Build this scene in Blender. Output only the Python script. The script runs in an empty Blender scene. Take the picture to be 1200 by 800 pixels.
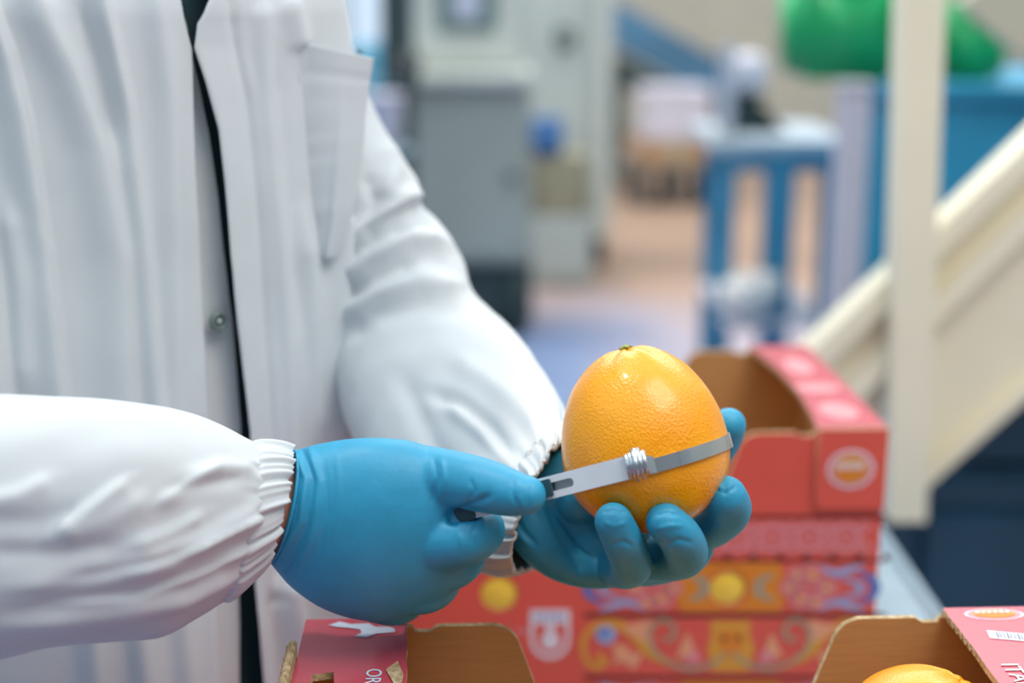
import bpy, bmesh, math, random
import numpy as np
from mathutils import Vector, Matrix, noise

random.seed(7)
sc = bpy.context.scene
COL = sc.collection

# ------------------------------------------------------------------ camera
PITCH = math.radians(14.0)
CAM = Vector((0, 0, 1.365))
FPX = 1200 * 50 / 36.0
cd = bpy.data.cameras.new('camera')
cam = bpy.data.objects.new('camera', cd)
COL.objects.link(cam)
cam.location = CAM
cam.rotation_euler = (math.pi / 2 - PITCH, 0, 0)
cd.lens = 50
cd.sensor_width = 36
cd.clip_start = 0.02
cd.clip_end = 200
cd.dof.use_dof = True
cd.dof.focus_distance = 0.735
cd.dof.aperture_fstop = 3.0
sc.camera = cam

# ------------------------------------------------------------------ world and light
w = bpy.data.worlds.new('hall_daylight')
sc.world = w
w.use_nodes = True
bg = w.node_tree.nodes['Background']
bg.inputs[0].default_value = (0.72, 0.89, 1.0, 1)
bg.inputs[1].default_value = 1.24


def area(name, loc, target, sx, sy, power, color):
    l = bpy.data.lights.new(name, 'AREA')
    l.shape = 'RECTANGLE'
    l.size = sx
    l.size_y = sy
    l.energy = power
    l.color = color
    o = bpy.data.objects.new(name, l)
    COL.objects.link(o)
    o.location = loc
    o.rotation_euler = (Vector(target) - Vector(loc)).to_track_quat('-Z', 'Y').to_euler()
    return o


area('skylight_over_table', (0.9, 0.1, 3.2), (0.1, 0.9, 1.0), 1.3, 1.0, 33, (1.0, 0.93, 0.85))  # unseen area light added overhead as key; no roof opening is built
area('skylight_over_hall', (0.6, 6.5, 4.8), (0.6, 6.5, 0), 6.0, 5.0, 290, (1.0, 0.97, 0.94))  # unseen area light added overhead to brighten the hall background
sun_d = bpy.data.lights.new('sun', 'SUN')
sun_d.energy = 1.2
sun_d.angle = math.radians(4)
sun_d.color = (1.0, 0.91, 0.80)
sun = bpy.data.objects.new('sun', sun_d)
COL.objects.link(sun)
sun.location = (0, 2, 6)
sun.rotation_euler = Vector((0.30, -0.10, -1.0)).to_track_quat('-Z', 'Y').to_euler()

sc.view_settings.view_transform = 'Standard'
sc.view_settings.look = 'None'
sc.view_settings.gamma = 1.0
sc.view_settings.use_curve_mapping = False
sc.view_settings.exposure = 0.0
sc.cycles.use_denoising = True

# ------------------------------------------------------------------ pixel geometry
FWD = Vector((0, math.cos(PITCH), -math.sin(PITCH)))
UP = Vector((0, math.sin(PITCH), math.cos(PITCH)))


def ray(px, py):
    return FWD + Vector(((px - 600) / FPX, 0, 0)) + UP * ((400 - py) / FPX)


def P(px, py, d):
    """Point seen at a pixel, d metres along the optical axis."""
    return CAM + ray(px, py) * d


def hitz(px, py, z):
    r = ray(px, py)
    return CAM + r * ((z - CAM.z) / r.z)


def hity(px, py, y):
    r = ray(px, py)
    return CAM + r * (y / r.y)


def proj(v):
    q = Vector(v) - CAM
    d = q.dot(FWD)
    return 600 + q.x / d * FPX, 400 - q.dot(UP) / d * FPX, d


def proj_np(A):
    q = A - np.array(CAM)
    d = q @ np.array(FWD)
    return 600 + q[:, 0] / d * FPX, 400 - (q @ np.array(UP)) / d * FPX, d


# ------------------------------------------------------------------ materials
def lin(c):
    if isinstance(c, str):
        c = c.lstrip('#')
        c = [int(c[i:i + 2], 16) / 255 for i in (0, 2, 4)]
    return tuple((x / 12.92 if x <= 0.04045 else ((x + 0.055) / 1.055) ** 2.4) for x in c) + (1,)


MATS = {}


def mat(name, color, rough=0.6, metal=0.0, var=0.0, vscale=20.0, var2=None, bump=0.0, bscale=200.0, bdist=0.001,
        sss=0.0, sheen=0.0, coat=0.0, stretch=(1, 1, 1), emit=None, estr=0.0, voronoi=False, spec=0.5, trans=0.0):
    if name in MATS:
        return MATS[name]
    m = bpy.data.materials.new(name)
    MATS[name] = m
    m.use_nodes = True
    nt = m.node_tree
    N, L = nt.nodes, nt.links
    b = N['Principled BSDF']
    b.inputs['Base Color'].default_value = lin(color)
    b.inputs['Roughness'].default_value = rough
    b.inputs['Metallic'].default_value = metal
    b.inputs['Specular IOR Level'].default_value = spec
    if sss:
        b.inputs['Subsurface Weight'].default_value = sss
        b.inputs['Subsurface Radius'].default_value = (0.004, 0.003, 0.002)
        b.inputs['Subsurface Scale'].default_value = 1.0
    if sheen:
        b.inputs['Sheen Weight'].default_value = sheen
    if coat:
        b.inputs['Coat Weight'].default_value = coat
        b.inputs['Coat Roughness'].default_value = 0.15
    if trans:
        b.inputs['Transmission Weight'].default_value = trans
    if emit:
        b.inputs['Emission Color'].default_value = lin(emit)
        b.inputs['Emission Strength'].default_value = estr
    tc = N.new('ShaderNodeTexCoord')
    mp = N.new('ShaderNodeMapping')
    mp.inputs['Scale'].default_value = stretch
    L.new(tc.outputs['Object'], mp.inputs[0])
    if var or var2:
        nz = N.new('ShaderNodeTexNoise')
        nz.inputs['Scale'].default_value = vscale
        nz.inputs['Detail'].default_value = 4
        L.new(mp.outputs[0], nz.inputs['Vector'])
        mx = N.new('ShaderNodeMix')
        mx.data_type = 'RGBA'
        c = lin(color)
        c2 = lin(var2) if var2 else tuple(max(0, x * (1 - var)) for x in c[:3]) + (1,)
        c1 = c if var2 else tuple(min(1, x * (1 + var * 0.6)) for x in c[:3]) + (1,)
        mx.inputs[6].default_value = c1
        mx.inputs[7].default_value = c2
        rp = N.new('ShaderNodeMapRange')
        rp.inputs[1].default_value = 0.35
        rp.inputs[2].default_value = 0.65
        L.new(nz.outputs[0], rp.inputs[0])
        L.new(rp.outputs[0], mx.inputs[0])
        L.new(mx.outputs[2], b.inputs['Base Color'])
    if bump:
        if voronoi:
            t = N.new('ShaderNodeTexVoronoi')
            t.feature = 'SMOOTH_F1'
            out = t.outputs['Distance']
        else:
            t = N.new('ShaderNodeTexNoise')
            t.inputs['Detail'].default_value = 3
            out = t.outputs[0]
        t.inputs['Scale'].default_value = bscale
        L.new(mp.outputs[0], t.inputs['Vector'])
        bp = N.new('ShaderNodeBump')
        bp.inputs['Strength'].default_value = bump
        bp.inputs['Distance'].default_value = bdist
        L.new(out, bp.inputs['Height'])
        L.new(bp.outputs[0], b.inputs['Normal'])
    return m


# ------------------------------------------------------------------ object helpers
def link(name, me, mats=None, parent=None, smooth=True):
    o = bpy.data.objects.new(name, me)
    COL.objects.link(o)
    if mats is not None:
        if not isinstance(mats, (list, tuple)):
            mats = [mats]
        if len(me.materials) == 0:
            for m in mats:
                me.materials.append(m)
    if parent is not None:
        o.parent = parent
        if parent.matrix_basis != Matrix.Identity(4):
            o.matrix_parent_inverse = Matrix.Identity(4)
    if smooth:
        me.polygons.foreach_set('use_smooth', [True] * len(me.polygons))
    return o


def mesh(name, verts, faces, mats=None, parent=None, smooth=True):
    me = bpy.data.meshes.new(name)
    me.from_pydata([tuple(v) for v in verts], [], faces)
    me.update()
    bm = bmesh.new()
    bm.from_mesh(me)
    bmesh.ops.recalc_face_normals(bm, faces=bm.faces)
    bm.to_mesh(me)
    bm.free()
    return link(name, me, mats, parent, smooth)


def tag(o, label, cat, group=None, kind=None):
    o['label'] = label
    if cat:
        o['category'] = cat
    if group:
        o['group'] = group
    if kind:
        o['kind'] = kind
    return o


def empty(name, loc=(0, 0, 0), rz=0.0):
    o = bpy.data.objects.new(name, None)
    COL.objects.link(o)
    o.location = loc
    o.rotation_euler = (0, 0, rz)
    o.empty_display_size = 0.05
    return o


def box(name, c, s, mats, parent=None, bev=0.004, rot=None, seg=2):
    """Bevelled box, centre c, size s."""
    bm = bmesh.new()
    bmesh.ops.create_cube(bm, size=1.0)
    bmesh.ops.scale(bm, vec=s, verts=bm.verts)
    if bev:
        bmesh.ops.bevel(bm, geom=bm.edges[:], offset=min(bev, min(s) * 0.45), segments=seg, affect='EDGES')
    M = Matrix.Translation(c)
    if rot is not None:
        M = M @ rot.to_4x4()
    bmesh.ops.transform(bm, matrix=M, verts=bm.verts)
    me = bpy.data.meshes.new(name)
    bm.to_mesh(me)
    bm.free()
    o = link(name, me, mats, parent, smooth=False)
    return o


def cyl(name, a, b, r, mats, parent=None, seg=24, r2=None, bev=0.0):
    a, b = Vector(a), Vector(b)
    d = b - a
    bm = bmesh.new()
    bmesh.ops.create_cone(bm, cap_ends=True, segments=seg, radius1=r, radius2=r if r2 is None else r2, depth=d.length)
    if bev:
        es = [e for e in bm.edges if any(len(f.verts) > 4 for f in e.link_faces)]
        bmesh.ops.bevel(bm, geom=es, offset=bev, segments=2, affect='EDGES')
    M = Matrix.Translation((a + b) / 2) @ d.to_track_quat('Z', 'Y').to_matrix().to_4x4()
    bmesh.ops.transform(bm, matrix=M, verts=bm.verts)
    me = bpy.data.meshes.new(name)
    bm.to_mesh(me)
    bm.free()
    o = link(name, me, mats, parent)
    for p in me.polygons:
        p.use_smooth = len(p.vertices) <= 4
    return o


def catmull(K, n):
    """Resample control rows K (m x k) to n rows, Catmull-Rom."""
    K = np.asarray(K, float)
    m = len(K)
    t = np.linspace(0, m - 1, n)
    out = np.empty((n,) + K.shape[1:])
    for j, s in enumerate(t):
        i = min(int(s), m - 2)
        f = s - i
        p0 = K[max(i - 1, 0)]
        p1 = K[i]
        p2 = K[i + 1]
        p3 = K[min(i + 2, m - 1)]
        out[j] = 0.5 * ((2 * p1) + (-p0 + p2) * f + (2 * p0 - 5 * p1 + 4 * p2 - p3) * f * f + (-p0 + 3 * p1 - 3 * p2 + p3) * f ** 3)
    return out


def ring_loft(rings, n_len=120, n_ang=128, expo=2.0):
    """rings: (Lx,Ly,Rx,Ry,depth,nx,ny,nd): silhouette ends of a cross-section in the picture, depth of its centre,
    and where its near side lies (pixel offset, depth offset). Returns (n_len, n_ang, 3)."""
    rows = []
    for (lx, ly, rx, ry, d, nx, ny, nd) in rings:
        mx, my = (lx + rx) / 2, (ly + ry) / 2
        c = P(mx, my, d)
        u = (P(rx, ry, d) - P(lx, ly, d)) / 2
        n = P(mx + nx, my + ny, d + nd) - c
        rows.append(list(c) + list(u) + list(n))
    R = catmull(rows, n_len)
    th = np.linspace(0, 2 * math.pi, n_ang, endpoint=False)
    ct, st = np.cos(th), np.sin(th)
    e = 2.0 / expo
    ct = np.sign(ct) * np.abs(ct) ** e
    st = np.sign(st) * np.abs(st) ** e
    return R[:, None, 0:3] + ct[None, :, None] * R[:, None, 3:6] + st[None, :, None] * R[:, None, 6:9]


def grid_faces(n, m, wrap=True, off=0):
    F = []
    for i in range(n - 1):
        for j in range(m if wrap else m - 1):
            a = off + i * m + j
            b = off + i * m + (j + 1) % m
            F.append((a, b, b + m, a + m))
    return F


def grid_normals(G, wrap=True):
    du = np.gradient(G, axis=0)
    if wrap:
        dv = (np.roll(G, -1, 1) - np.roll(G, 1, 1)) / 2
    else:
        dv = np.gradient(G, axis=1)
    n = np.cross(du, dv)
    n /= np.linalg.norm(n, axis=2, keepdims=True) + 1e-12
    return n


def poly_dist(px, py, pts):
    """Distance of pixels to a polyline plus fraction along it and signed side."""
    best = np.full(px.shape, 1e9)
    frac = np.zeros(px.shape)
    side = np.zeros(px.shape)
    n = len(pts) - 1
    for i in range(n):
        ax, ay = pts[i]
        bx, by = pts[i + 1]
        dx, dy = bx - ax, by - ay
        L2 = dx * dx + dy * dy
        t = np.clip(((px - ax) * dx + (py - ay) * dy) / L2, 0, 1)
        ex, ey = px - ax - t * dx, py - ay - t * dy
        d = np.hypot(ex, ey)
        s = np.sign(dx * (py - ay) - dy * (px - ax))
        k = d < best
        best = np.where(k, d, best)
        frac = np.where(k, (i + t) / n, frac)
        side = np.where(k, s, side)
    return best, frac, side


def fold_disp(px, py, folds):
    """folds: (polyline, amp metres, width px, [sharp side width]) ridge (+) or crease (-)."""
    D = np.zeros(px.shape)
    for f in folds:
        pts, amp, wd = f[0], f[1], f[2]
        wd2 = f[3] if len(f) > 3 else wd
        d, fr, sd = poly_dist(px, py, pts)
        ww = np.where(sd > 0, wd, wd2)
        taper = np.clip(np.minimum(fr, 1 - fr) * 5 + 0.25, 0, 1) if len(f) < 5 else 1.0
        D += amp * np.exp(-(d / ww) ** 2) * taper
    return D


def fbm(A, scale, octv=3, seed=0.0):
    out = np.empty(len(A))
    for i, v in enumerate(A):
        q = Vector(v) * scale + Vector((seed, seed * 1.7, -seed))
        s, a = 0.0, 1.0
        for _ in range(octv):
            s += a * noise.noise(q)
            q = q * 2.03
            a *= 0.5
        out[i] = s
    return out


def solidify(o, th, offset=-1.0):
    md = o.modifiers.new('cloth_thickness', 'SOLIDIFY')
    md.thickness = th
    md.offset = offset
    return o


def tube_rows(pts, n):
    """pts: (x,y,z,r). Smooth resample."""
    return catmull(pts, n)


def tube_mesh(rows, seg=20, cap=True):
    """Tube with round caps along rows of (x,y,z,r)."""
    rows = np.asarray(rows)
    pts = [Vector(r[:3]) for r in rows]
    rad = [float(r[3]) for r in rows]
    n = len(pts)
    tang = []
    for i in range(n):
        t = (pts[min(i + 1, n - 1)] - pts[max(i - 1, 0)])
        tang.append(t.normalized())
    up = Vector((0, 0, 1)) if abs(tang[0].z) < 0.9 else Vector((1, 0, 0))
    x = tang[0].cross(up).normalized()
    V, F = [], []
    prof = []
    if cap:
        for k in range(6):
            a = math.pi / 2 * (1 - k / 6.0)
            prof.append((0, -math.sin(a), math.cos(a)))
    for i in range(n):
        prof.append((i, 0, 1))
    if cap:
        for k in range(1, 7):
            a = math.pi / 2 * k / 6.0
            prof.append((n - 1, math.sin(a), math.cos(a)))
    frames = []
    for i in range(n):
        if i:
            x = (x - tang[i] * x.dot(tang[i])).normalized()
        frames.append((x.copy(), tang[i].cross(x)))
    for (i, s, c) in prof:
        ctr = pts[i] + tang[i] * (s * rad[i])
        r = max(rad[i] * c, 1e-5)
        fx, fy = frames[i]
        for j in range(seg):
            a = 2 * math.pi * j / seg
            V.append(ctr + fx * (r * math.cos(a)) + fy * (r * math.sin(a)))
    m = len(prof)
    F = grid_faces(m, seg)
    F.append(tuple(range(seg))[::-1])
    F.append(tuple((m - 1) * seg + j for j in range(seg)))
    return V, F


def px_tube(spec, n=24, seg=20):
    """spec: (px,py,depth,r)"""
    rows = []
    for (x, y, d, r) in spec:
        p = P(x, y, d)
        rows.append((p.x, p.y, p.z, r))
    return tube_mesh(catmull(rows, n), seg)


def merge_parts(parts):
    V, F = [], []
    for v, f in parts:
        o = len(V)
        V += [tuple(q) for q in v]
        F += [tuple(i + o for i in q) for q in f]
    return V, F


def remesh(V, F, voxel, smooth_it=6, fac=0.5):
    me = bpy.data.meshes.new('tmp')
    me.from_pydata([tuple(v) for v in V], [], F)
    bm = bmesh.new()
    bm.from_mesh(me)
    bmesh.ops.recalc_face_normals(bm, faces=bm.faces)
    bm.to_mesh(me)
    bm.free()
    o = bpy.data.objects.new('tmp', me)
    COL.objects.link(o)
    r = o.modifiers.new('r', 'REMESH')
    r.mode = 'VOXEL'
    r.voxel_size = voxel
    s = o.modifiers.new('s', 'SMOOTH')
    s.factor = fac
    s.iterations = smooth_it
    dg = bpy.context.evaluated_depsgraph_get()
    ev = o.evaluated_get(dg)
    out = bpy.data.meshes.new_from_object(ev)
    bpy.data.objects.remove(o)
    bpy.data.meshes.remove(me)
    return out


def mesh_arrays(me):
    n = len(me.vertices)
    co = np.empty(n * 3)
    me.vertices.foreach_get('co', co)
    no = np.empty(n * 3)
    me.vertices.foreach_get('normal', no)
    return co.reshape(-1, 3), no.reshape(-1, 3)


def displace_mesh(me, folds, facing=0.05):
    co, no = mesh_arrays(me)
    px, py, d = proj_np(co)
    view = np.array(CAM) - co
    view /= np.linalg.norm(view, axis=1, keepdims=True)
    face = np.clip((np.sum(view * no, axis=1) - facing) * 4, 0, 1)
    D = fold_disp(px, py, folds) * face
    co = co + no * D[:, None]
    me.vertices.foreach_set('co', co.ravel())
    me.update()


def plate_mesh(outlines, th):
    """Filled 2-D outlines (even-odd holes) extruded th, centred on z = 0."""
    cu = bpy.data.curves.new('plate', 'CURVE')
    cu.dimensions = '2D'
    cu.fill_mode = 'BOTH'
    cu.extrude = th / 2
    for pts in outlines:
        s = cu.splines.new('POLY')
        s.points.add(len(pts) - 1)
        for i, (x, y) in enumerate(pts):
            s.points[i].co = (x, y, 0, 1)
        s.use_cyclic_u = True
    o = bpy.data.objects.new('plate', cu)
    me = bpy.data.meshes.new_from_object(o)
    bpy.data.objects.remove(o)
    bpy.data.curves.remove(cu)
    return me


def plate(name, outlines, th, M, mats, parent=None):
    """mats: [front(+z), back(-z), edge] or one. M places the plate."""
    me = plate_mesh(outlines, th)
    if isinstance(mats, (list, tuple)):
        me.materials.clear()
        for m in mats:
            me.materials.append(m)
        for p in me.polygons:
            p.material_index = 0 if p.normal.z > 0.5 else (1 if p.normal.z < -0.5 else 2)
    else:
        me.materials.clear()
        me.materials.append(mats)
    me.transform(M)
    me.update()
    return link(name, me, None, parent, smooth=False)


def text_mesh(body, size, M, material, name, parent, align='CENTER'):
    cu = bpy.data.curves.new('t', 'FONT')
    cu.body = body
    cu.size = size
    cu.align_x = align
    cu.align_y = 'CENTER'
    cu.extrude = 0.0001
    o = bpy.data.objects.new('t', cu)
    me = bpy.data.meshes.new_from_object(o)
    bpy.data.objects.remove(o)
    bpy.data.curves.remove(cu)
    me.materials.clear()
    me.materials.append(material)
    me.transform(M)
    return link(name, me, None, parent, smooth=False)


def ellipse(cx, cy, rx, ry, n=40, rot=0.0):
    c, s = math.cos(rot), math.sin(rot)
    out = []
    for i in range(n):
        a = 2 * math.pi * i / n
        x, y = rx * math.cos(a), ry * math.sin(a)
        out.append((cx + c * x - s * y, cy + s * x + c * y))
    return out


def ribbon2d(pts, wd):
    """Outline of a stroke of width(s) wd along pts."""
    n = len(pts)
    ws = wd if isinstance(wd, (list, tuple)) else [wd] * n
    Lp, Rp = [], []
    for i in range(n):
        ax, ay = pts[max(i - 1, 0)]
        bx, by = pts[min(i + 1, n - 1)]
        dx, dy = bx - ax, by - ay
        l = math.hypot(dx, dy) or 1
        nx, ny = -dy / l, dx / l
        Lp.append((pts[i][0] + nx * ws[i] / 2, pts[i][1] + ny * ws[i] / 2))
        Rp.append((pts[i][0] - nx * ws[i] / 2, pts[i][1] - ny * ws[i] / 2))
    return Lp + Rp[::-1]


def smooth2d(pts, n):
    return [tuple(q) for q in catmull(pts, n)]

#==SETTING==
# ------------------------------------------------------------------ setting
m_floor = mat('terracotta_floor', '#a98a75', 0.55, var2='#967b6a', vscale=1.2, bump=0.2, bscale=30)
# pale lilac and blue zone mixed into the near floor colour
nt = m_floor.node_tree
base_in = nt.nodes['Principled BSDF'].inputs['Base Color']
prev = base_in.links[0].from_socket
geo = nt.nodes.new('ShaderNodeNewGeometry')
sep = nt.nodes.new('ShaderNodeSeparateXYZ')
nt.links.new(geo.outputs['Position'], sep.inputs[0])
nz = nt.nodes.new('ShaderNodeTexNoise')
nz.inputs['Scale'].default_value = 1.6
nt.links.new(geo.outputs['Position'], nz.inputs['Vector'])
ad = nt.nodes.new('ShaderNodeMath')
ad.operation = 'MULTIPLY_ADD'
nt.links.new(nz.outputs[0], ad.inputs[0])
ad.inputs[1].default_value = 1.4
nt.links.new(sep.outputs['Y'], ad.inputs[2])
rg = nt.nodes.new('ShaderNodeMapRange')
rg.inputs[1].default_value = 7.3
rg.inputs[2].default_value = 6.3
nt.links.new(ad.outputs[0], rg.inputs[0])
xr = nt.nodes.new('ShaderNodeMapRange')
xr.inputs[1].default_value = 0.75
xr.inputs[2].default_value = 0.2
nt.links.new(sep.outputs['X'], xr.inputs[0])
lil = nt.nodes.new('ShaderNodeMix')
lil.data_type = 'RGBA'
lil.inputs[6].default_value = lin('#a89ca6')
lil.inputs[7].default_value = lin('#7284a8')
nt.links.new(xr.outputs[0], lil.inputs[0])
mx = nt.nodes.new('ShaderNodeMix')
mx.data_type = 'RGBA'
nt.links.new(rg.outputs[0], mx.inputs[0])
nt.links.new(prev, mx.inputs[6])
nt.links.new(lil.outputs[2], mx.inputs[7])
nt.links.new(mx.outputs[2], base_in)

m_wall = mat('hall_wall_paint', '#c6c0b2', 0.8, var=0.08, vscale=1.5, bump=0.2, bscale=20)
fl = box('floor', (0, 6, -0.05), (16, 18, 0.1), m_floor, bev=0)
tag(fl, 'terracotta coloured factory floor', None, kind='structure')
wb = box('wall_back', (0, 14.1, 2.5), (16, 0.2, 5.0), m_wall, bev=0)
tag(wb, 'pale beige far wall of the packing hall', None, kind='structure')
wr = box('wall_right', (7.6, 6, 2.5), (0.2, 18, 5.0), m_wall, bev=0)
tag(wr, 'pale beige side wall of the packing hall', None, kind='structure')
m_wall2 = mat('hall_wall_white', '#d2d6da', 0.8, var=0.05, vscale=1.5)
wl = box('wall_left', (-5.0, 6, 1.9), (0.2, 18, 3.8), m_wall2, bev=0)  # unseen wall, added to keep low world light off the undersides
tag(wl, 'off-white left wall of the packing hall', None, kind='structure')
wf = box('wall_front', (1.3, -3.0, 1.9), (12.6, 0.2, 3.8), mat('hall_wall_grey', '#85888a', 0.8, var=0.06, vscale=1.5), bev=0)  # unseen wall behind the camera, added and greyed to cut front light
tag(wf, 'grey wall of the packing hall facing the person', None, kind='structure')
m_sky = mat('bright_window_pane', '#dce8f5', 0.3, emit='#a9c8e6', estr=0.45)
m_frame = mat('window_frame_grey', '#a9b3b8', 0.5, var=0.1)
win = box('window_1', (-2.0, 13.97, 1.75), (2.6, 0.05, 2.5), m_sky, bev=0)
tag(win, 'tall bright window in the far wall', None, kind='structure')
for k in range(4):
    box('window_frame', (-3.3 + k * 0.8667, 13.94, 1.75), (0.06, 0.08, 2.5), m_frame, win, bev=0.005)
for z in (0.5, 1.9, 3.0):
    box('window_frame', (-2.0, 13.935, z), (2.6, 0.07, 0.06), m_frame, win, bev=0.005)

#==BACKGROUND==
# ------------------------------------------------------------------ background machines
m_grey = mat('machine_grey', '#a9ada4', 0.5, var=0.08, vscale=3)
m_white = mat('machine_white', '#d0d2ca', 0.45, var=0.05, vscale=3)
m_pale = mat('cabinet_pale_grey', '#bec4be', 0.45, var=0.06, vscale=2)
m_dark = mat('machine_dark', '#3d4d4c', 0.5, var=0.2, vscale=6)
m_black = mat('black_plastic', '#1c2a2e', 0.4, var=0.2, vscale=10)
m_blue = mat('painted_blue', '#2f9ac0', 0.4, var=0.1, vscale=5)
m_blue_leg = mat('painted_blue_leg', '#4a93b2', 0.4, var=0.12, vscale=8)
m_steelblue = mat('steel_blue', '#4a7593', 0.4, var=0.2, vscale=4)
m_lilac = mat('pale_plastic', '#cfcbd6', 0.4, var=0.06, vscale=5)
m_tan = mat('tan_carton', '#b58f6c', 0.75, var=0.1, vscale=5)
m_olive = mat('olive_sacking', '#98927b', 0.8, var=0.15, vscale=8)
m_cream = mat('cream_enamel', '#f3ead0', 0.42, var=0.05, vscale=4, bump=0.05, bscale=40)
m_green = mat('green_plastic', '#22b36b', 0.38, var=0.12, vscale=4)
m_bin_shade = mat('navy_enamel', '#123f58', 0.45, var=0.15, vscale=3)  # bin blue darkened to stand in for heavy shade
m_steel = mat('brushed_steel', '#93a7b4', 0.42, 0.5, var=0.08, vscale=12, stretch=(1, 12, 1), bump=0.1, bscale=150)

# grey control cabinet with white console
t = tag(empty('control_cabinet', (0, 5.5, 0)), 'grey control cabinet with a white sloped console and small screen', 'machine')
Y = 5.5
a = hity(468, 310, Y)
b = hity(622, 100, Y)
x0, x1, z0, z1 = a.x, b.x, a.z, b.z


def rel(v, o):
    return (v[0] - o.location.x, v[1] - o.location.y, v[2] - o.location.z)


def tbox(name, c, s, m, par, bev=0.006, rot=None):
    return box(name, rel(c, par), s, m, par, bev, rot)


tbox('cabinet_body', ((x0 + x1) / 2, Y + 0.25, (z0 + z1) / 2), (x1 - x0, 0.5, z1 - z0), m_grey, t, 0.012)
tbox('cabinet_door', ((x0 + x1) / 2, Y - 0.008, (z0 + z1) / 2 - 0.02), (x1 - x0 - 0.06, 0.016, z1 - z0 - 0.1), m_grey, t, 0.006)
tbox('console_shelf', ((x0 + x1) / 2 - 0.01, Y + 0.2, z1 + 0.025), (x1 - x0 + 0.03, 0.56, 0.05), m_white, t, 0.01)
tbox('console', ((x0 + x1) / 2 - 0.01, Y + 0.3, z1 + 0.45), (x1 - x0 - 0.05, 0.34, 0.8), m_white, t, 0.02)
scr = hity(547, 5, Y + 0.13)
so = tbox('screen_bezel', (scr.x, Y + 0.12, scr.z + 0.03), (0.225, 0.03, 0.26), mat('bezel_green_grey', '#6f8583', 0.4), t, 0.01)
tbox('screen', (scr.x, Y + 0.1, scr.z + 0.03), (0.10, 0.012, 0.17), mat('pale_screen', '#c9cbdc', 0.2), t, 0.004)
tbox('plinth', ((x0 + x1) / 2 + 0.02, Y + 0.3, z0 / 2 + 0.02), (x1 - x0 - 0.02, 0.4, z0 - 0.04), m_dark, t, 0.01)
for fx in (x0 + 0.05, x1 - 0.05):
    cyl('foot', rel((fx, Y + 0.06, 0), t), rel((fx, Y + 0.06, z0), t), 0.025, m_dark, t, 16)
cyl('door_latch', rel((x1 - 0.07, Y - 0.02, (z0 + z1) / 2), t), rel((x1 - 0.07, Y - 0.05, (z0 + z1) / 2), t), 0.018, m_dark, t, 16)

# dark pillar with hoses beside the cabinet
dk = hity(468, 60, 5.1)
t = tag(empty('dark_pillar', (dk.x, 5.2, 0)), 'dark machine pillar with a bulging motor beside the grey cabinet', 'machine')
box('column', (0, 0, 0.9), (0.085, 0.09, 1.8), m_dark, t, 0.01)
mo = hity(470, 95, 5.12)
cyl('motor', (-0.03, 0, mo.z - 0.12), (0.02, 0, mo.z + 0.1), 0.06, m_black, t, 24, bev=0.01)
box('base', (0, 0, 0.02), (0.26, 0.26, 0.04), m_dark, t, 0.006)
cyl('hose', (-0.06, -0.03, 0.9), (-0.05, -0.02, 1.7), 0.014, m_black, t, 12)

# white pail on a small stand
pl = hity(448, 140, 4.7)
t = tag(empty('white_pail', (pl.x, 4.7, pl.z - 0.09)), 'small white pail on a thin stand near the sleeve', 'pail')
V, F = [], []
prof = [(0.0, 0.0), (0.05, 0.0), (0.058, 0.01), (0.07, 0.16), (0.074, 0.165), (0.074, 0.172), (0.066, 0.172), (0.055, 0.02), (0, 0.015)]
for (r, z) in prof:
    for j in range(28):
        A = 2 * math.pi * j / 28
        V.append((max(r, 1e-4) * math.cos(A), max(r, 1e-4) * math.sin(A), z))
mesh('pail_body', V, grid_faces(len(prof), 28), m_lilac, t)
h = []
for k in range(13):
    A = math.pi * k / 12
    h.append((0.074 * math.cos(A), 0, 0.165 + 0.05 * math.sin(A), 0.003))
v, f = tube_mesh(h, 8)
mesh('handle', v, f, m_steel, t)
t2 = tag(empty('pail_stand', (pl.x, 4.7, 0)), 'thin steel stand carrying the white pail', 'stand')
cyl('stand_top', (0, 0, pl.z - 0.115), (0, 0, pl.z - 0.09), 0.1, m_steel, t2, 32, bev=0.003)
cyl('pole', (0, 0, 0.02), (0, 0, pl.z - 0.115), 0.02, m_steel, t2, 16)
cyl('base', (0, 0, 0), (0, 0, 0.025), 0.13, m_steel, t2, 32, bev=0.004)

# blue barrel before the window
g = hity(400, 50, 7.0)
t = tag(empty('blue_barrel', (g.x, 7.0, 0)), 'teal blue barrel standing before the bright window', 'barrel')
m_teal = mat('teal_plastic', '#4f93b0', 0.4, var=0.08)
V = []
prof = [(0.0, 0.0), (0.19, 0.0), (0.2, 0.02), (0.205, 0.3), (0.215, 0.32), (0.205, 0.34), (0.205, 0.7), (0.215, 0.72), (0.205, 0.74), (0.2, 0.98), (0.18, 1.0), (0.175, 0.985), (0.0, 0.985)]
for (r, z) in prof:
    for j in range(36):
        A = 2 * math.pi * j / 36
        V.append((max(r, 1e-4) * math.cos(A), max(r, 1e-4) * math.sin(A), z * g.z))
mesh('barrel_body', V, grid_faces(len(prof), 36), m_teal, t)
cyl('bung', (0.08, 0, g.z * 0.98), (0.08, 0, g.z * 1.0), 0.03, m_lilac, t, 20)
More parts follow.
